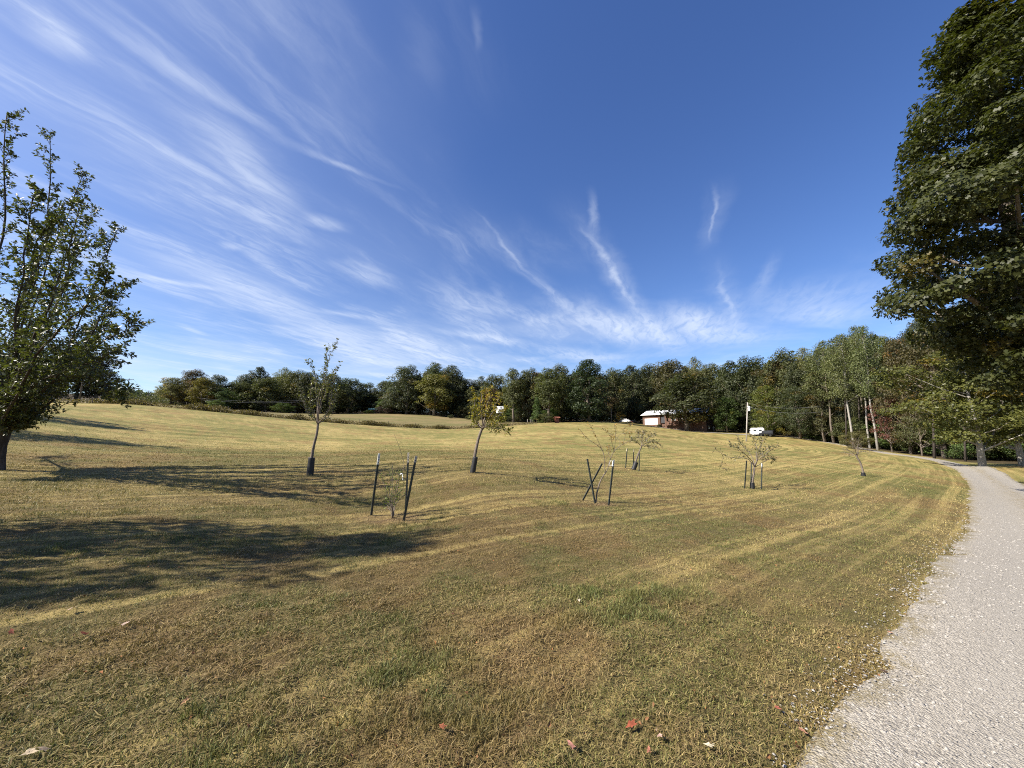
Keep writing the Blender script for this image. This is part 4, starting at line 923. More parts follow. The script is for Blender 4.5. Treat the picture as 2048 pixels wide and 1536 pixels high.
# ------------------------------------------------------------------ stakes, guards, ties
M_STEEL = simple('stake_steel', (.030, .036, .030), .6, .4, 0, .35, 30)
M_TIP = simple('stake_white_tip', (.62, .62, .58), .5, .4, 0, .12, 30); M_WORN = simple('stake_worn_tip', (.40, .36, .30), .7, .3, 0, .4, 40)
M_TIPTAN = simple('stake_tan_tip', (.58, .50, .36), .6, .3, 0, .15, 30)
M_GUARD = simple('black_plastic', (.016, .016, .017), .55, .4, 0, .2, 12); M_TIE = simple('white_cloth', (.80, .80, .78), .8, .2, 0, .06, 20)
def t_post(bot, top, label, tip_m=None, tip=.2, yaw=.5, wd=.048, group=None):
    bot = np.array(bot); top = np.array(top); ax = unit(top-bot); L = float(np.linalg.norm(top-bot))
    x = np.array((math.cos(yaw), math.sin(yaw), 0)); x = unit(x-ax*np.dot(x, ax)); y = np.cross(ax, x)
    t = thing('stake', label, 'stake', bot, group)
    prof = [(-.5, 0), (.5, 0), (.5, .12), (.09, .16), (.09, .85), (-.09, .85), (-.09, .16), (-.5, .12)]
    def seg(a, b, g=1.0):
        mb = MB(); n = len(prof)
        vs = [ax*l + x*px_*wd*g + y*(py_-.3)*wd*g for l in (a, b) for px_, py_ in prof]
        mb.add(vs, [(i, (i+1) % n, n+(i+1) % n, n+i) for i in range(n)] + [tuple(range(n-1, -1, -1)), tuple(range(n, 2*n))])
        return mb
    cut = L*(1-tip) if tip_m else L
    link('post', seg(-.25, cut).mesh('post'), M_STEEL, t)
    if tip_m: link('painted_tip', seg(cut, L, 1.05).mesh('painted_tip'), tip_m, t)
    mb = MB(); l = .12
    rot = Matrix((x, y, ax)).transposed()
    while l < L-.04:
        mb.box(ax*l + y*(-.36*wd), (wd*.5, wd*.22, .016), rot); l += .06
    link('studs', mb.mesh('studs'), M_STEEL, t, kind='stuff')
    return t
def stake(u0, v0, u1, v1, Y, label, **kw):
    """stake whose foot stands on the ground; lean taken from the picture"""
    b = ground_at(u0, Y); top = P(u1, v1, Y+kw.pop('dy', 0.0)); return t_post(b, top, label, **kw)
stake(742, 1030, 758, 907, 8.35, 'leaning black stake with a silver tip, nearest left of the twiggy sapling', tip_m=M_TIP, tip=.18, yaw=.9)
stake(811, 1033, 817, 905, 8.5, 'black stake with a tan tip right behind the twiggy sapling', tip_m=M_TIPTAN, tip=.17, yaw=.2, wd=.04)
stake(807, 1042, 832, 912, 8.0, 'slanting black stake with a worn speckled top, nearest right of the twiggy sapling', tip_m=M_WORN, tip=.10, yaw=.6)
stake(1165, 1000, 1204, 927, 10.9, 'black stake leaning right, one of the crossed pair', yaw=.4)
stake(1190, 1002, 1174.5, 918, 10.75, 'black stake leaning left, the other of the crossed pair', yaw=.7)
stake(1217, 1008, 1227, 920, 10.5, 'bright topped stake right of the crossed pair', tip_m=M_TIP, tip=.14, yaw=.5)
stake(1251, 940, 1254.3, 897, 22.2, 'thin white tipped stake, leftmost of the three round the far slanted guard', tip_m=M_TIPTAN, tip=.14, yaw=.5, wd=.055)
stake(1266.5, 935, 1267.5, 899, 23.5, 'white tipped stake, middle one of the three round the far slanted guard', tip_m=M_TIPTAN, tip=.15, yaw=.3, wd=.055)
stake(1278, 943, 1279, 906, 21.2, 'dark stake, rightmost of the three round the far slanted guard', yaw=.8, wd=.055)
stake(1489, 978, 1493, 921, 16.5, 'thin dark stake left of the spreading little tree', yaw=.2, wd=.05)
stake(1502, 976, 1503, 924, 17.0, 'dark stake just behind the trunk of the spreading little tree', yaw=.9, wd=.05)
stake(1522.5, 977, 1524, 927, 16.4, 'white tipped stake right of the spreading little tree', tip_m=M_TIP, tip=.15, yaw=.5, wd=.05)

def guard(base, u, v, r, label, foot=0.0):
    top = P(u, v, base[1]); ax = unit(top-base); L = float(np.linalg.norm(top-base))
    mb = MB(); n = 14; x = unit(np.cross(ax, (0, 1, .1))); y = np.cross(ax, x); K_ = 22; vs_ = []; rs = []
    for k in range(K_): rs.append((L*k/(K_-1), r*(1.0+(.035 if k % 2 else -.035))*(1.08-.1*k/K_)))
    prof = rs + [(L, r*.82), (L*.5, r*.80)]
    for l, q in prof:
        for a in np.arange(n)*2*math.pi/n: vs_.append(ax*l + q*(math.cos(a)*x+math.sin(a)*y))
    mb.add(vs_, [(i*n+k, i*n+(k+1) % n, (i+1)*n+(k+1) % n, (i+1)*n+k) for i in range(len(prof)-1) for k in range(n)])
    o = link('tree_guard', mb.mesh('tree_guard', True), M_GUARD, None, base); return tag(o, label, 'tree guard', 'black guards round the young trunks')
guard(b1, 623.5, 915, .098, 'black corrugated guard round the foot of the tall slender young tree')
guard(b2, 951, 914, .085, 'black corrugated guard round the leaning yellow leaved tree')
guard(b5, 1272.5, 924, .12, 'slanted black guard among the three far stakes')
guard(b6, 1504.5, 965, .085, 'short black guard round the spreading little tree')
guard(b7, 1726, 945, .10, 'small dark guard at the foot of the bent bare tree')
def ribbon(pts, wd, label):
    p = resample3(pts, 4); mb = MB(); c = p[0]
    mb.tube(p-c, np.interp(np.linspace(0, 1, len(p)), [0, .15, .5, 1], [wd*.6, wd, wd*.7, wd*.8]), 6)
    return tag(link('tie', mb.mesh('tie', True), M_TIE, None, c), label, 'tie')
ribbon(PY(b3, [(800, 950, -.03), (803, 947, -.05), (805.5, 950, -.05), (805, 955, -.06), (806, 960, -.06)]), .011, 'white cloth tie hanging from the bare whip of the twiggy sapling')
ribbon(PY(b4, [(1218, 929, -.03), (1222, 921, -.06), (1225, 925, -.03), (1222, 932, .02), (1218, 929, .05)]), .0042, 'pale tie looped from the leaning sapling to the bright topped stake')

# ------------------------------------------------------------------ house
def m_brick(t):
    tcn = t.node('ShaderNodeTexCoord'); b = t.node('ShaderNodeTexBrick'); mp = t.node('ShaderNodeMapping'); mp.inputs['Rotation'].default_value = (R(90), 0, 0)
    t.l.new(tcn.outputs['Object'], mp.inputs[0]); t.l.new(mp.outputs[0], b.inputs['Vector'])
    b.inputs['Color1'].default_value = (0.142, 0.057, 0.037, 1); b.inputs['Color2'].default_value = (0.109, 0.043, 0.028, 1); b.inputs['Mortar'].default_value = (0.174, 0.142, 0.114, 1)
    b.inputs['Scale'].default_value = 1.0; b.inputs['Brick Width'].default_value = .22; b.inputs['Row Height'].default_value = .075; b.inputs['Mortar Size'].default_value = .012
    return pr(t, b.outputs[0], .9, .2), None
M_BRICK = mat('red_brick', m_brick)
def m_roof(t):
    tcn = t.node('ShaderNodeTexCoord'); sp = t.node('ShaderNodeSeparateXYZ'); t.l.new(tcn.outputs['Object'], sp.inputs[0])
    h = t.math('POWER', t.math('ABSOLUTE', t.math('SINE', t.math('MULTIPLY', sp.outputs[0], math.pi/.30))), 12)
    n = t.noise(tcn.outputs['Object'], .8, 4, .6)
    return pr(t, t.mix(t.rng(n, .3, .7), (.66, .68, .70), (.78, .79, .80)), .38, .5, 0, bump(t, h, .6, .03)), None
M_ROOF = mat('white_metal_roof', m_roof)
M_WHITE = simple('white_paint', (.78, .78, .76), .5, .4, 0, .04, 5); M_GLASS = simple('dark_glass', (.03, .035, .045), .08, .6, 0, .2, 2)
M_CONC = simple('concrete', (.40, .38, .35), .9, .2, 0, .15, 3); M_DOOR = simple('panel_door', (.70, .70, .68), .5, .4, 0, .05, 3)
M_TRIMD = simple('dark_trim', (.05, .05, .055), .5, .4, 0, .2, 3)
hl = ground_at(1286, 156); hr = ground_at(1414, 139)
hx = unit((hr-hl)*np.array((1, 1, 0))); hlen = float(np.hypot(*(hr-hl)[:2])); hn = np.array((hx[1], -hx[0], 0))  # hn faces the viewer
house = thing('brick_house', 'long brick house with a white metal roof half hidden by the lawn oak', 'house', hl)
rotz = math.atan2(hx[1], hx[0]); house.rotation_euler[2] = rotz
zL, zR = 0.0, hr[2]-hl[2]; DEP = 9.5; EV = 3.9
def hpart(name, mb, m, parent=None, smooth=False): return link(name, mb.mesh(name, smooth), m, parent or house)
mb = MB()   # walls: x along the front, y back, z up
mb.box((hlen/2+.9, DEP/2+.6, (EV+zR-1.0)/2), (hlen-1.8-5.2, DEP-.01, EV-zR+1.0)); hpart('wall', mb, M_BRICK)
mb = MB(); mb.box((3.6, DEP/2, (EV-.8)/2), (7.2, DEP, EV+.8)); hpart('garage_wall', mb, M_BRICK)
mb = MB(); mb.box((hlen-2.9, DEP/2, (EV+zR-1.2)/2), (5.8, DEP+.3, EV-zR+1.2)); mb.add([(hlen+.0, -.15, EV), (hlen+.0, DEP+.15, EV), (hlen+.0, DEP/2, EV+1.75), (hlen-5.8, -.15, EV), (hlen-5.8, DEP+.15, EV), (hlen-5.8, DEP/2, EV+1.75)], [(0, 1, 2), (3, 5, 4)])
wing = hpart('end_wing', mb, M_BRICK)
mb = MB(); ov = .5
def slab(y0, z0, y1, z1, th_=.14):
    a = [(-ov, y0, z0), (hlen+ov, y0, z0), (hlen+ov, y1, z1), (-ov, y1, z1)]; b = [(x, y, z-th_) for x, y, z in a]
    mb.add(a+b, [(0, 1, 2, 3), (7, 6, 5, 4), (0, 4, 5, 1), (1, 5, 6, 2), (2, 6, 7, 3), (3, 7, 4, 0)])
slab(-.75, EV-.05, DEP/2, EV+1.95); slab(DEP/2, EV+1.95, DEP+.75, EV-.05)
roof = hpart('roof', mb, M_ROOF)
mb = MB(); mb.box((9.6, DEP*.5, EV+1.6), (.8, .6, 2.2)); mb.box((9.6, DEP*.5, EV+2.75), (.95, .75, .12)); hpart('chimney', mb, M_BRICK, roof)
mb = MB(); mb.add([(-.02, -.01, EV), (-.02, DEP+.01, EV), (-.02, DEP/2, EV+1.75), (.2, -.01, EV), (.2, DEP+.01, EV), (.2, DEP/2, EV+1.75)], [(0, 2, 1), (3, 4, 5), (0, 3, 5, 2), (1, 2, 5, 4)]); hpart('gable', mb, M_WHITE)
mb = MB(); mb.box((3.55, -.04, 1.2), (5.3, .10, 2.45)); gd = hpart('garage_door', mb, M_WHITE)
for r_ in range(4):
    for c_ in range(4):
        mb = MB(); mb.box((3.55-1.95+1.3*c_, -.105, .32+.58*r_), (1.16, .03, .48)); link('panel', mb.mesh('panel'), M_DOOR, gd)
mb = MB(); mb.box((8.3, .25, 1.7), (1.7, .10, 2.4)); hpart('entry_shade_panel', mb, M_TRIMD)  # flat dark panel stands in for the shade of the recessed entry
for x_ in (9.4, 14.5, 19.0):
    mb = MB(); mb.box((x_, -.25, (EV-.2)/2-.4), (.42, .42, EV+.6)); hpart('porch_column', mb, M_BRICK)
mb = MB(); mb.box((11.8, -.25, .3), (4.4, .22, 1.7)); hpart('porch_wall', mb, M_BRICK)
def window(x, z, wd, ht, face='front'):
    mb = MB(); fr_ = MB()
    if face == 'front':
        y = .55 if x < hlen-5.8 else -.17
        mb.box((x, y, z), (wd, .06, ht)); 
        for s_ in (-1, 1): fr_.box((x+s_*wd/2, y-.04, z), (.10, .10, ht+.2)); fr_.box((x, y-.045, z+s_*ht/2), (wd+.1, .10, .10))
        fr_.box((x, y-.035, z), (wd, .05, .06))
    else:
        X_ = hlen+.02
        mb.box((X_, x, z), (.06, wd, ht))
        for s_ in (-1, 1): fr_.box((X_+.04, x+s_*wd/2, z), (.10, .10, ht+.2)); fr_.box((X_+.045, x, z+s_*ht/2), (.10, wd+.1, .10))
        fr_.box((X_+.035, x, z), (.05, wd, .06))
    wn = hpart('window', fr_, M_WHITE); link('pane', mb.mesh('pane'), M_GLASS, wn)
for x_, z_, w_, h_ in [(16.0, 2.2, 1.1, 1.5), (17.6, 2.2, 1.1, 1.5), (12.2, 2.2, 1.6, 1.5), (hlen-4.2, 2.3, 1.3, 1.4), (hlen-1.7, 2.3, 1.3, 1.4)]: window(x_, z_, w_, h_)
for x_, z_, w_, h_ in [(3.0, 2.4, 1.1, 1.5), (6.6, 2.4, 1.1, 1.5), (2.4, zR+1.6, 1.0, .9)]: window(x_, z_, w_, h_, 'end')
mb = MB(); mb.box((hlen+.03, 7.2, zR+1.05), (.10, 1.0, 2.1)); hpart('basement_door', mb, M_WHITE)
mb = MB(); mb.tube([(20.4, .45, EV-.1), (20.4, .45, zR*.7)], [.06, .06], 6); hpart('downspout', mb, M_WHITE)
mb = MB(); mb.box((hlen/2, -.78, EV-.10), (hlen+2*ov, .14, .16)); hpart('gutter', mb, M_WHITE, roof)

# concrete drive from the garage
pd = [ground_at(1300, 155), ground_at(1315, 149), ground_at(1330, 145), ground_at(1360, 140), ground_at(1400, 133), ground_at(1450, 124), ground_at(1510, 112), ground_at(1560, 108)]
pr2 = resample([p[:2] for p in pd], 1.0); tg = np.gradient(pr2, axis=0); tg /= np.linalg.norm(tg, axis=1)[:, None]; nm2 = np.stack([-tg[:, 1], tg[:, 0]], 1)
of = np.linspace(-1.3, 1.3, 6); X2 = pr2[:, None, 0]+of[None]*nm2[:, None, 0]; Y2 = pr2[:, None, 1]+of[None]*nm2[:, None, 1]
Z2 = terr(X2.ravel(), Y2.ravel()).reshape(X2.shape)+.10; ii = np.arange(X2.size).reshape(X2.shape)
q2 = np.stack([ii[:-1, :-1], ii[1:, :-1], ii[1:, 1:], ii[:-1, 1:]], -1).reshape(-1, 4)
link('driveway', np_mesh('driveway', np.stack([X2.ravel(), Y2.ravel(), Z2.ravel()], 1), q2.ravel(), np.arange(len(q2))*4, {'edge': np.zeros(X2.size), 'mid': np.zeros(X2.size), 'track': np.zeros(X2.size)}, True), M_GRAVEL, kind='structure')
for u_, lab in [(1318.5, 'dark clipped bush beside the garage door'), (1331, 'dark clipped bush at the low brick porch wall')]:
    b = ground_at(u_, 151); place_tree('low', b, 1.1, 1.0, DARK, lab, None, None, 'bush', 'bush')

# ------------------------------------------------------------------ vehicles
def loft(sections, name, m, parent, smooth=True):
    """sections: (x, [(y, z) ...]) closed rings"""
    mb = MB(); n = len(sections[0][1])
    vs_ = [(x, y, z) for x, ring in sections for y, z in ring]
    fs = [(i*n+k, i*n+(k+1) % n, (i+1)*n+(k+1) % n, (i+1)*n+k) for i in range(len(sections)-1) for k in range(n)]
    fs += [tuple(range(n-1, -1, -1)), tuple(range((len(sections)-1)*n, len(sections)*n))]
    mb.add(vs_, fs); return link(name, mb.mesh(name, smooth), m, parent)
def ring(hw, z0, z1, tuck=.9):
    return [(-hw*tuck, z0), (-hw, z0+(z1-z0)*.35), (-hw*.97, z1-.05), (-hw*.85, z1), (hw*.85, z1), (hw*.97, z1-.05), (hw, z0+(z1-z0)*.35), (hw*tuck, z0)]
M_TYRE = simple('tyre_rubber', (.02, .02, .02), .8, .3, 0, .2, 10); M_RIM = simple('wheel_rim', (.45, .45, .46), .35, .5, .8, .05, 10)
M_CARW = simple('car_paint_white', (.78, .78, .77), .25, .5, 0, .02, 3); M_CARD = simple('car_paint_dark', (.012, .013, .016), .5, .2, 0, .1, 3)
M_LIGHT = simple('lamp_glass', (.70, .70, .68), .15, .6, 0, .05, 3); M_RED = simple('tail_glass', (.35, .02, .02), .2, .6, 0, .05, 3)
def sedan(base, rz, paint, label):
    t = thing('car', label, 'car', base, None, rz)
    loft([(-2.3, ring(.70, .35, .72)), (-2.1, ring(.84, .25, .86)), (-1.2, ring(.88, .22, .92)), (.9, ring(.88, .22, .90)), (1.8, ring(.86, .22, .80)), (2.25, ring(.74, .28, .66)), (2.35, ring(.60, .35, .55))], 'body', paint, t)
    loft([(-1.85, [(-.74, .88), (-.70, .90), (.70, .90), (.74, .88)]), (-1.05, [(-.76, .88), (-.58, 1.40), (.58, 1.40), (.76, .88)]), (.25, [(-.77, .88), (-.60, 1.43), (.60, 1.43), (.77, .88)]), (1.15, [(-.77, .86), (-.72, .89), (.72, .89), (.77, .86)])], 'window', M_GLASS, t, False)
    mb = MB(); mb.box((-.38, 0, 1.44), (1.35, 1.16, .05)); 
    for s_ in (-1, 1):
        mb.tube([(-1.8, s_*.74, .90), (-1.05, s_*.60, 1.43), (.25, s_*.62, 1.45), (1.12, s_*.75, .89)], [.04]*4, 5); mb.tube([(-.35, s_*.80, .9), (-.38, s_*.61, 1.44)], [.04, .04], 5)
    link('roof', mb.mesh('roof'), paint, t)
    for x_ in (-1.42, 1.42):
        for s_ in (-1, 1):
            mb = MB(); mb.tube([(x_, s_*.72, .32), (x_, s_*.92, .32)], [.32, .32], 16); wh = link('wheel', mb.mesh('wheel', False), M_TYRE, t)
            mb = MB(); mb.tube([(x_, s_*.80, .32), (x_, s_*.935, .32)], [.19, .19], 12); link('rim', mb.mesh('rim', False), M_RIM, wh)
    for s_ in (-1, 1):
        mb = MB(); mb.box((2.24, s_*.55, .60), (.14, .30, .12)); link('headlight', mb.mesh('headlight'), M_LIGHT, t)
        mb = MB(); mb.box((-2.22, s_*.58, .72), (.14, .30, .13)); link('tail_light', mb.mesh('tail_light'), M_RED, t)
    return t
cb = ground_at(1250, 157); cb[2] = tz(cb[0], cb[1])+.05
sedan(cb, rotz+math.pi+.1, M_CARW, 'white sedan parked in the yard left of the garage')
cb2 = ground_at(1268, 163); sedan(cb2, rotz+1.4, M_CARD, 'dark car parked behind the white sedan')

# camper
kb = ground_at(1513, 109)
t = thing('camper_trailer', 'white rounded camper trailer parked under the trees right of the transformer pole', 'camper', kb, None, -.35); t.scale = (.82, .85, .85)
def cring(hw, z0, z1): return [(-hw, z0), (-hw, z1-.35), (-hw*.85, z1-.06), (-hw*.5, z1), (hw*.5, z1), (hw*.85, z1-.06), (hw, z1-.35), (hw, z0)]
loft([(-1.75, cring(.95, .9, 1.9)), (-1.6, cring(1.05, .55, 2.35)), (-1.2, cring(1.12, .45, 2.65)), (1.9, cring(1.12, .45, 2.68)), (2.2, cring(1.06, .5, 2.45)), (2.3, cring(.98, .7, 2.1))], 'body', M_CARW, t, False)
mb = MB(); mb.box((-1.72, 0, 1.75), (.14, 1.3, .5)); wn = link('window', mb.mesh('window'), M_GLASS, t)
for x_ in (-.6, 1.0):
    mb = MB(); mb.box((x_, -1.125, 1.75), (.8, .05, .5)); link('window', mb.mesh('window'), M_GLASS, t)
mb = MB(); mb.box((.2, -1.13, 1.3), (.62, .05, 1.6)); link('door', mb.mesh('door'), M_WHITE, t)
for s_ in (-1, 1):
    mb = MB(); mb.tube([(.3, s_*.85, .33), (.3, s_*1.08, .33)], [.33, .33], 16); link('wheel', mb.mesh('wheel'), M_TYRE, t)
mb = MB(); mb.tube([(-1.6, .5, .5), (-2.7, 0, .48)], [.05, .05], 5); mb.tube([(-1.6, -.5, .5), (-2.7, 0, .48)], [.05, .05], 5); link('hitch', mb.mesh('hitch'), M_TRIMD, t)
# dark wagon beside the camper
vb = ground_at(1534, 106); t = thing('van', 'dark van in the shade just right of the white camper', 'van', vb, None, -1.0); t.scale = (.8, .8, .8)
loft([(-2.2, ring(.82, .4, 1.0)), (-2.0, ring(.95, .3, 1.15)), (-1.3, ring(.97, .3, 1.25)), (-.8, ring(.95, .3, 2.0)), (2.2, ring(.95, .3, 2.05)), (2.35, ring(.9, .4, 1.8))], 'body', M_CARD, t)
for s_ in (-1, 1):
    mb = MB(); mb.box((.7, s_*.95, 1.6), (2.6, .04, .45)); link('window', mb.mesh('window'), M_GLASS, t)
    for x_ in (-1.4, 1.5):
        mb = MB(); mb.tube([(x_, s_*.75, .34), (x_, s_*.98, .34)], [.34, .34], 14); link('wheel', mb.mesh('wheel'), M_TYRE, t)
mb = MB(); mb.box((-1.05, 0, 1.6), (.12, 1.5, .5), Matrix.Rotation(-.55, 3, 'Y')); link('windscreen', mb.mesh('windscreen'), M_GLASS, t)

# ------------------------------------------------------------------ poles and wires
M_POLE = bark('weathered_pole', (0.3360, 0.3040, 0.2640), (0.4640, 0.4320, 0.3840), 5); M_POLED = bark('dark_pole', (0.0960, 0.0800, 0.0680), (0.1760, 0.1520, 0.1280), 5); M_CAN = simple('transformer_grey', (0.5280, 0.5440, 0.5600), .4, .5, 0, .05, 3)
M_WIRE = simple('wire', (0.0400, 0.0400, 0.0400), .6, .3, 0, .1, 3); M_INS = simple('insulator', (0.2400, 0.2240, 0.2080), .3, .5, 0, .1, 3); M_WIREL = simple('wire_bright', (0.4000, 0.4000, 0.4000), .4, .5, 0, .1, 3)
ub = ground_at(1492.3, 92); ut = P(1495, 805, 92)
t = thing('utility_pole', 'pale wooden pole with a grey transformer can standing in the field', 'utility pole', ub)
mb = MB(); mb.tube([(0, 0, -.5), tuple(ut-ub)], [.17, .11], 10); link('pole', mb.mesh('pole', True), M_POLE, t)
mb = MB(); cc = P(1498.2, 817, 91.8)-ub; mb.tube([cc-(0, 0, .62), cc-(0, 0, .58), cc+(0, 0, .45), cc+(0, 0, .55)], [.20, .27, .27, .2], 14); tc_ = link('transformer', mb.mesh('transformer'), M_CAN, t)
mb = MB(); mb.tube([cc+(0, 0, .5), cc+(0, 0, .95)], [.06, .03], 8); link('bushing', mb.mesh('bushing'), M_INS, tc_)
mb = MB(); mb.box(cc+np.array((-.25, .02, .25)), (.35, .08, .08)); mb.box(cc+np.array((-.25, .02, -.3)), (.35, .08, .08)); link('bracket', mb.mesh('bracket'), M_TRIMD, t)
def xpole(u0, v0, u1, v1, Y, rad, label, arm=2.4, base_v=None):
    b = P(u0, v0, Y); b[2] = min(b[2], tz(b[0], b[1]) if base_v is None else b[2]); top = P(u1, v1, Y); ax = unit(top-b)
    t = thing('utility_pole', label, 'utility pole', b)
    mb = MB(); mb.tube([-ax*.5, top-b], [rad*1.3, rad], 8); link('pole', mb.mesh('pole', True), M_POLED, t)
    ends_ = []
    if arm:
        c = top-ax*.5; d = unit(np.array((1.0, .55, 0))); mb = MB(); mb.tube([c-d*arm/2-b, c+d*arm/2-b], [.09, .09], 6); link('crossarm', mb.mesh('crossarm'), M_POLED, t)
        for s_ in (-.46, .46, 0.02):
            q = c+d*arm*s_+np.array((0, 0, .1)); mb = MB(); mb.tube([q-b, q-b+np.array((0, 0, .25))], [.07, .05], 6); link('insulator', mb.mesh('insulator'), M_INS, t); ends_.append(q+np.array((0, 0, .25)))
    else: ends_ = [top-ax*.1, top-ax*.6, top-ax*1.2]
    return ends_
e1 = xpole(160, 790, 175.5, 712, 96, .15, 'leaning dark utility pole standing against the clump behind the fruit tree', 0)
e2 = xpole(254.5, 786, 258.5, 757, 190, .15, 'utility pole with a crossarm on the skyline, nearer of the two', 3.4)
e3 = xpole(293, 805, 298, 781, 250, .15, 'utility pole with a crossarm on the skyline, farther of the two', 3.4)
def wire(a, b, sag, rad, label, m=M_WIRE):
    a = np.array(a); b = np.array(b); p = [a+(b-a)*s_-np.array((0, 0, sag*4*s_*(1-s_))) for s_ in np.linspace(0, 1, 17)]
    mb = MB(); mb.tube([q-a for q in p], [rad]*17, 4); return tag(link('wire', mb.mesh('wire', True), m, None, a), label, 'wire', 'overhead power wires')
for i, wn_ in enumerate(['top', 'middle', 'lowest']):
    wire(e1[i], e2[i], 1.6+.4*i, .022, f'{wn_} sagging wire from the leaning pole to the nearer crossarm pole')
for i, wn_ in enumerate(['left', 'right', 'middle']):
    wire(e2[i], e3[i], 1.6, .022, f'{wn_} wire between the two crossarm poles on the skyline')
far_e = P(640, 806, 172); wire(e3[0], P(332, 795, 200), .6, .02, 'wire running from the farther crossarm pole behind the pale tree')
wire(P(405, 797, 140), P(612, 800, 160), .8, .016, 'upper thin wire in front of the far left wood', M_WIREL); wire(P(405, 800, 140), P(612, 803, 160), .8, .016, 'lower thin wire in front of the far left wood', M_WIREL)
wire(ut+(0, 0, -.15), P(1640, 812, 88), .8, .012, 'upper wire leaving the transformer pole towards the wood', M_WIREL); wire(ut+(0, 0, -1.0), P(1640, 824, 88), .8, .012, 'lower wire leaving the transformer pole towards the wood', M_WIREL)
# plain yard post
pb = ground_at(1222.5, 140); mb = MB(); mb.tube([(0, 0, -.4), tuple(P(1222.5, 817, 140)-pb)], [.16, .11], 8); tag(link('post', mb.mesh('post', True), M_POLED, None, pb), 'dark bare wooden post in the yard left of the white sedan', 'post')

# ------------------------------------------------------------------ small buildings
def shed(base, rz, L, Dp, H, wallm, roofm, label, name='shed', open_front=True, cat='shed', rise=.8):
    t = thing(name, label, cat, base, None, rz)
    mb = MB()
    if open_front:
        mb.box((0, Dp/2, H/2-.2), (L, .12, H+.4)); mb.box((-L/2, 0, H/2-.2), (.12, Dp, H+.4)); mb.box((L/2, 0, H/2-.2), (.12, Dp, H+.4))
    else: mb.box((0, 0, H/2-.2), (L, Dp, H+.4))
    link('wall', mb.mesh('wall'), wallm, t)
    if open_front:
        for x_ in (-L/6, L/6): mb = MB(); mb.box((x_, -Dp/2, H/2-.2), (.14, .14, H+.4)); link('post', mb.mesh('post'), M_TRIMD, t)
    else:
        mb = MB(); mb.box((0, -Dp/2-.03, .95), (.85, .06, 1.9)); link('door', mb.mesh('door'), wallm, t)
    mb = MB(); a = L/2+.35; y0 = Dp/2+.4
    for sgn in (-1, 1):
        p = [(-a, sgn*y0, H-.1), (a, sgn*y0, H-.1), (a, 0, H+rise), (-a, 0, H+rise)]; mb.add(p+[(x, y, z+.1) for x, y, z in p], [(0, 1, 2, 3), (7, 6, 5, 4), (0, 4, 5, 1), (1, 5, 6, 2), (3, 2, 6, 7), (0, 3, 7, 4)])
    link('roof', mb.mesh('roof'), roofm, t); return t
M_GREENROOF = simple('green_metal_roof', (.10, .19, .17), .4, .5, 0, .1, 3); M_DARKWOOD = simple('dark_boards', (.06, .05, .042), .85, .2, 0, .25, 4); M_REDWOOD = simple('red_brown_boards', (.22, .085, .055), .85, .2, 0, .25, 4)
sb = ground_at(748, 192); shed(sb, .15, 4.6, 3.2, 1.75, M_DARKWOOD, M_GREENROOF, 'dark open shed with a green metal roof at the far pasture edge', rise=.75)
hb = ground_at(1114, 131); shed(hb, .2, 1.2, 1.2, 1.7, M_REDWOOD, M_REDWOOD, 'little red-brown wooden hut under the trees beside the mown field', 'hut', False, 'hut', .3)
wb = ground_at(1000, 158); wb[2] = P(1000, 824, 158)[2]; shed(wb, .3, 2.2, 3.2, 1.0, M_WHITE, M_ROOF, 'white house glimpsed behind the yellow leaved sapling', 'cottage', False, 'house', 1.2)
# shrubs and little trees in front of the wood
for args in [('low', 760, 186, 812, 10, (.045,.030,.034), 'dark purple bush beside the green roofed shed'), ('low', 777, 184, 815, 9, (.050,.034,.036), 'second dark purple bush, right of the other beside the shed'), ('low', 738, 184, 820, 10, (.10,.14,.045), 'bright low green bush in front of the shed'),
             ('low', 1206, 156, 828, 14, MID, 'leafy shrub in the shade left of the dark yard post'), ('low', 1226, 158, 830, 12, DARK, 'dark shrub in the shade behind the dark yard post'), ('cone', 1074, 132, 793, 15, (.055,.090,.026), 'bright green cone shaped evergreen left of the red-brown hut'), ('low', 1090, 130, 826, 18, MID, 'low bush left of the red-brown hut'),
             ('low', 902, 164, 829, 6, DARK, 'small dark bush on the pasture left of the yellow sapling'), ('low', 938, 160, 830, 7, DARK, 'small dark bush in the hollow of the pasture'), ('low', 1005, 142, 830, 18, DARK, 'dark bushes below the white house glimpsed in the trees'),
             ('low', 1716, 76, 862, 24, (.10,.095,.040), 'leafy thicket round the feet of the pale trunks'), ('low', 565, 160, 806, 20, GRN, 'low green shrubs at the foot of the far left wood'), ('low', 430, 140, 800, 16, GRN, 'green shrub beside the weedy fence on the left')]:
    pn, u_, Y_, vt_, hw_, c_, lab_ = args
    seen_tree(pn, u_, Y_, vt_, hw_, c_, lab_, None, None, 'shrub' if pn == 'low' else 'evergreen', 'shrub' if pn == 'low' else 'evergreen')
seen_tree('spray', 1240, 150, 823, 8, (.30, .20, .035), 'small golden yellow tree behind the white sedan', None, None, 'tree', 'tree')
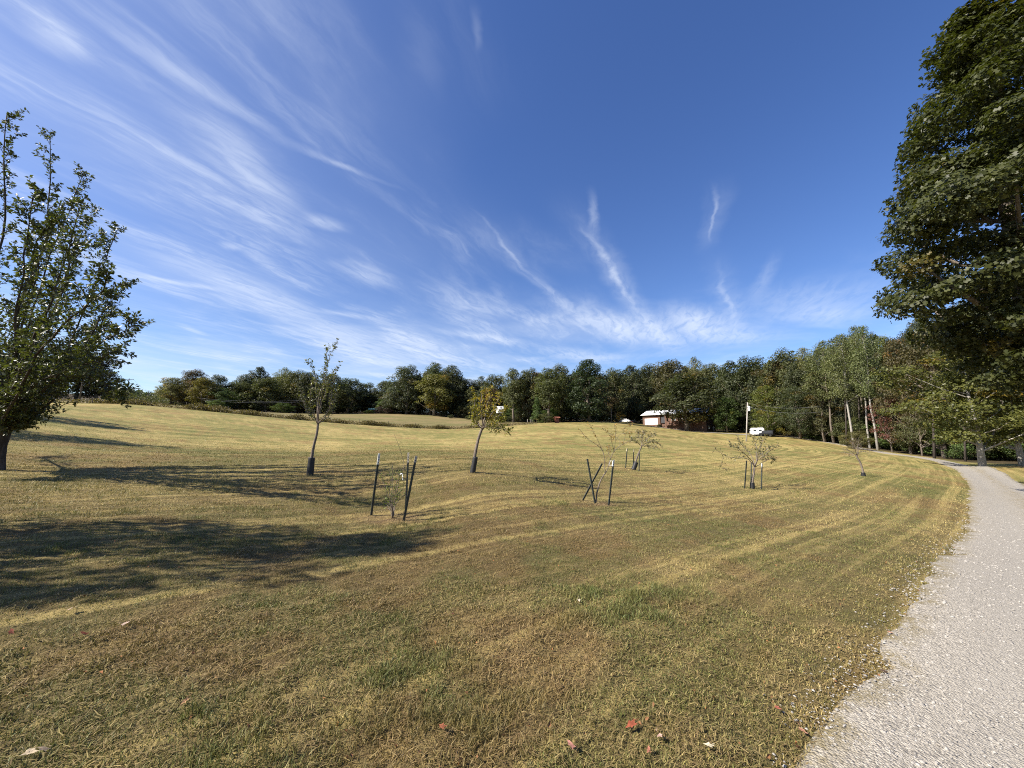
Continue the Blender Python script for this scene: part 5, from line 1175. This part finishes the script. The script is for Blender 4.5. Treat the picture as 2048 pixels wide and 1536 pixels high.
# bare trunks inside the right hand wood
for u_, Y_, v0_, rr_, lab_ in [(1868, 58, 750, .15, 'thin bare trunk left of the drive bend'), (1890, 60, 760, .22, 'thick dark trunk behind the drive bend'), (1930, 54, 780, .11, 'slim trunk left of the bare grey maple trunk'), (2010, 56, 770, .15, 'dark trunk right of the bare grey maple trunk'), (1693, 86, 740, .14, 'slim grey trunk behind the pale trunks'), (1720, 88, 730, .16, 'second grey trunk behind the pale trunks')]:
    b = ground_at(u_, Y_); t = thing('tree', lab_, 'tree', b); mb = MB(); tp_ = P(u_-6, v0_, Y_)-b
    mb.tube([(0, 0, -.4), tp_*.4+np.array((.1, 0, 0)), tp_], [rr_*1.2, rr_, rr_*.6], 8)
    for k_ in range(7):
        z_ = .45+.07*k_; a_ = k_*2.4; q_ = tp_*z_; mb.tube([q_, q_+np.array((math.cos(a_)*1.4, math.sin(a_)*1.4, .5)), q_+np.array((math.cos(a_)*2.6, math.sin(a_)*2.6, 1.3))], [rr_*.3, rr_*.2, rr_*.08], 5)
    link('trunk', mb.mesh('trunk', True), M_BARK_DARK, t)

# ------------------------------------------------------------------ weedy fence line, distant ridge
def scatter_leaves(name, pos, size, m, colr, kind='stuff', vert=.5):
    n = len(pos); nv = unit(np.array((0, 0, vert))+rand_dirs(n)); ax = unit(np.cross(nv, rand_dirs(n))+np.array((0, 0, .6)))
    o = link(name, leaf_mesh(name, pos, ax, nv, size, .45, .15), m, None, kind=kind); o.color = (*colr, 1); return o
edge_pix = [(60,804,61),(150,806,65),(250,808,70),(370,818,73),(480,828,76),(560,836,81),(640,843,86),(780,853,96),(900,858,102),(1000,853,106),(1070,848,112)]
ep = resample([tuple(P(*e)[:2]) for e in edge_pix], .25); N = 26000
wgt = .25+sstep(fbm(ep[:, 0]*.35, ep[:, 1]*.35, 101, 2), .35, .75); wgt *= np.interp(np.arange(len(ep)), [0, len(ep)*.55, len(ep)*.9, len(ep)], [1, 1, .8, .35])
ii = rng.choice(len(ep), N, p=wgt/wgt.sum()); th_w = np.clip(wgt[ii], .2, 1.2)
pw = ep[ii]+rng.normal(0, .55, (N, 2)); hz = rng.random(N)**1.5*(.5+.75*th_w*fbm(pw[:, 0]*.8, pw[:, 1]*.8, 103, 2))
scatter_leaves('weeds', np.stack([pw[:, 0], pw[:, 1], terr(pw[:, 0], pw[:, 1])+hz], 1), rng.uniform(.14, .34, N), M_LEAF, (.115, .095, .045))
ft = thing('wire_fence', 'old wire fence with thin posts along the weeds between field and pasture', 'fence', (ep[0][0], ep[0][1], tz(*ep[0])))
fb = np.array(ft.location); tops = []
for k_ in range(0, len(ep), 26):
    q = np.array((ep[k_][0], ep[k_][1], tz(*ep[k_]))) + np.array((.25, .25, 0)); hgt = random.uniform(1.15, 1.4)
    mb = MB(); mb.tube([q-fb-(0, 0, .3), q-fb+(random.uniform(-.06, .06), 0, hgt)], [.06, .05], 6); link('post', mb.mesh('post'), M_POLED, ft); tops.append(q-fb+np.array((0, 0, hgt-.1)))
for dz in (0, .35, .7):
    mb = MB(); mb.tube([p-np.array((0, 0, dz)) for p in tops], [.008]*len(tops), 3); link('wire', mb.mesh('wire'), M_WIRE, ft)
# pale corner posts of the fence at its right end
for u_, Y_, lab_ in [(1055, 118, 'pale fence corner post at the right end of the weedy line'), (1062, 122, 'pale fence brace post beside the corner post')]:
    b = ground_at(u_, Y_); mb = MB(); mb.tube([(0, 0, -.3), (0, 0, 1.4)], [.09, .08], 8); tag(link('fence_post', mb.mesh('fence_post'), M_POLE, None, b), lab_, 'fence post')
# far ridge wood beyond the power line
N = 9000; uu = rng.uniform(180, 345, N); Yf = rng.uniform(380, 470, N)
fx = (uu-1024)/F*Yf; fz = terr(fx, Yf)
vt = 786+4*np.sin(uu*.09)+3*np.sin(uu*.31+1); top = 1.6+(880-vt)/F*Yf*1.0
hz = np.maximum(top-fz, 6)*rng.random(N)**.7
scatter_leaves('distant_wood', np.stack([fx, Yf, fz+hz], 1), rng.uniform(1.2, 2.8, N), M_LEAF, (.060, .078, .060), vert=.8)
# shrubs at the field edge under the wires
N = 9000; uu = rng.uniform(205, 335, N); Yf = rng.uniform(120, 150, N); fx = (uu-1024)/F*Yf; fz = terr(fx, Yf)
prof = np.clip(1.0-np.abs(uu-225)/45, 0, 1)*3.5+1.5+1.5*fbm(uu*.06, Yf*.05, 111, 2)
scatter_leaves('undergrowth', np.stack([fx, Yf, fz+prof*rng.random(N)], 1), rng.uniform(.3, .6, N), M_LEAF, (.075, .082, .040))

# ------------------------------------------------------------------ fallen leaves
def m_fallen(name, c):
    return simple(name, tuple(q*.72 for q in c), .8, .15, 0, .45, 90)
FL = [(145, 1217, (.50, .36, .26), .075, 'pale curled fallen leaf on the lawn just below the big shadow'), (250, 1248, (.52, .38, .30), .07, 'pale pinkish fallen leaf right of the pale curled one'), (167, 1268, (.16, .045, .025), .075, 'dark red-brown fallen leaf left of the pale pinkish one'),
      (22, 1264, (.17, .05, .03), .07, 'dark fallen leaf at the left edge of the lawn'), (482, 1213, (.50, .40, .30), .06, 'small tan fallen leaf below the shadow tip'), (1158, 1201, (.55, .45, .33), .08, 'pale upright fallen leaf alone in the middle of the lawn'),
      (370, 1403, (.42, .24, .12), .06, 'orange-tan fallen leaf in the lower left grass'), (885, 1453, (.20, .07, .035), .065, 'brown fallen leaf in the grass at the bottom middle'), (1263, 1450, (.30, .085, .045), .085, 'largest rust red fallen leaf near the bottom'),
      (1320, 1473, (.52, .34, .27), .07, 'pink-tan fallen leaf right of the rust red one'), (1142, 1490, (.36, .17, .13), .06, 'reddish tan fallen leaf left below the rust red one'), (1298, 1500, (.34, .14, .09), .05, 'small reddish fallen leaf below the pink-tan one'),
      (1418, 1492, (.55, .48, .33), .06, 'cream fallen leaf near the edge of the gravel'), (1555, 1416, (.28, .09, .06), .05, 'dark red fallen leaf at the grass beside the gravel'), (1605, 1462, (.38, .19, .12), .055, 'orange brown fallen leaf on the gravel edge at the bottom'),
      (1768, 1343, (.08, .05, .035), .055, 'dark narrow fallen leaf lying on the gravel'), (1780, 1265, (.40, .20, .12), .05, 'orange fallen leaf at the upper gravel edge'), (905, 1228, (.22, .07, .05), .05, 'small red fallen leaf in the middle grass'), (60, 1505, (.45, .36, .24), .07, 'tan fallen leaf in the bottom left corner'), (85, 1500, (.40, .30, .20), .06, 'tan fallen leaf beside the one in the bottom left corner')]
def leaf_geo(size, seed):
    r_ = random.Random(seed); mb = MB(); n = 12; pts = [(0, 0, .004)]
    for i in range(n):
        a = i/n*2*math.pi; rad = size*(.5+.22*math.cos(a*5+r_.random())+.12*r_.random())*(1.25 if abs(math.cos(a)) > .6 else .85)
        pts.append((rad*math.cos(a), rad*math.sin(a)*.8, size*(.10+.25*r_.random()*abs(math.sin(a)))))
    mb.add(pts, [(0, i+1, (i+1) % n+1) for i in range(n)]); mb.tube([(-size*.5, 0, .02), (-size*.95, .01, .03)], [.0015, .001], 4); return mb
for i, (u_, v_, c_, s_, lab_) in enumerate(FL):
    d = pix_dir(u_, v_); t0, t1 = .5, 40
    for _ in range(40):
        tm = (t0+t1)/2; q = CAM+d*tm
        if q[2] > tz(q[0], q[1])+.035: t0 = tm
        else: t1 = tm
    q = CAM+d*t0
    o = link('fallen_leaf', leaf_geo(s_*.52, i).mesh('fallen_leaf', True), m_fallen('fallen_leaf_%d' % i, c_), None, q); o.rotation_euler = (random.uniform(-.4, .4), random.uniform(-.5, .2), random.uniform(0, 6.28)); tag(o, lab_, 'leaf', 'fallen leaves')


# bits of dead leaf blown along the edge of the gravel and over the lawn
n = 420; rl = 1.8+10*rng.random(n)**1.5; al = np.radians(rng.uniform(-52, 52, n)); lx_, ly_ = rl*np.sin(al), rl*np.cos(al)
k = rng.integers(0, len(cl), n); e = (rng.random(n) < .45) & (np.hypot(cl[k, 0], cl[k, 1]) < 14) & (cl[k, 1] > 1)
o_ = rng.normal(-.1, .28, n); lx_ = np.where(e, cl[k, 0]+nrm[k, 0]*o_, lx_); ly_ = np.where(e, cl[k, 1]+nrm[k, 1]*o_, ly_)
ps = np.stack([lx_, ly_, terr(lx_, ly_)+rng.uniform(.012, .04, n)], 1)
nv = unit(np.array((0, 0, 1.1))+rand_dirs(n)); ax = np.cross(nv, rand_dirs(n))
lt = link('leaf_litter', leaf_mesh('leaf_litter', ps, ax, nv, rng.uniform(.012, .034, n), .6, .5), leaf_mat('dead_leaf', .2, .7, .1), None, kind='stuff'); lt.color = (.24, .115, .055, 1)
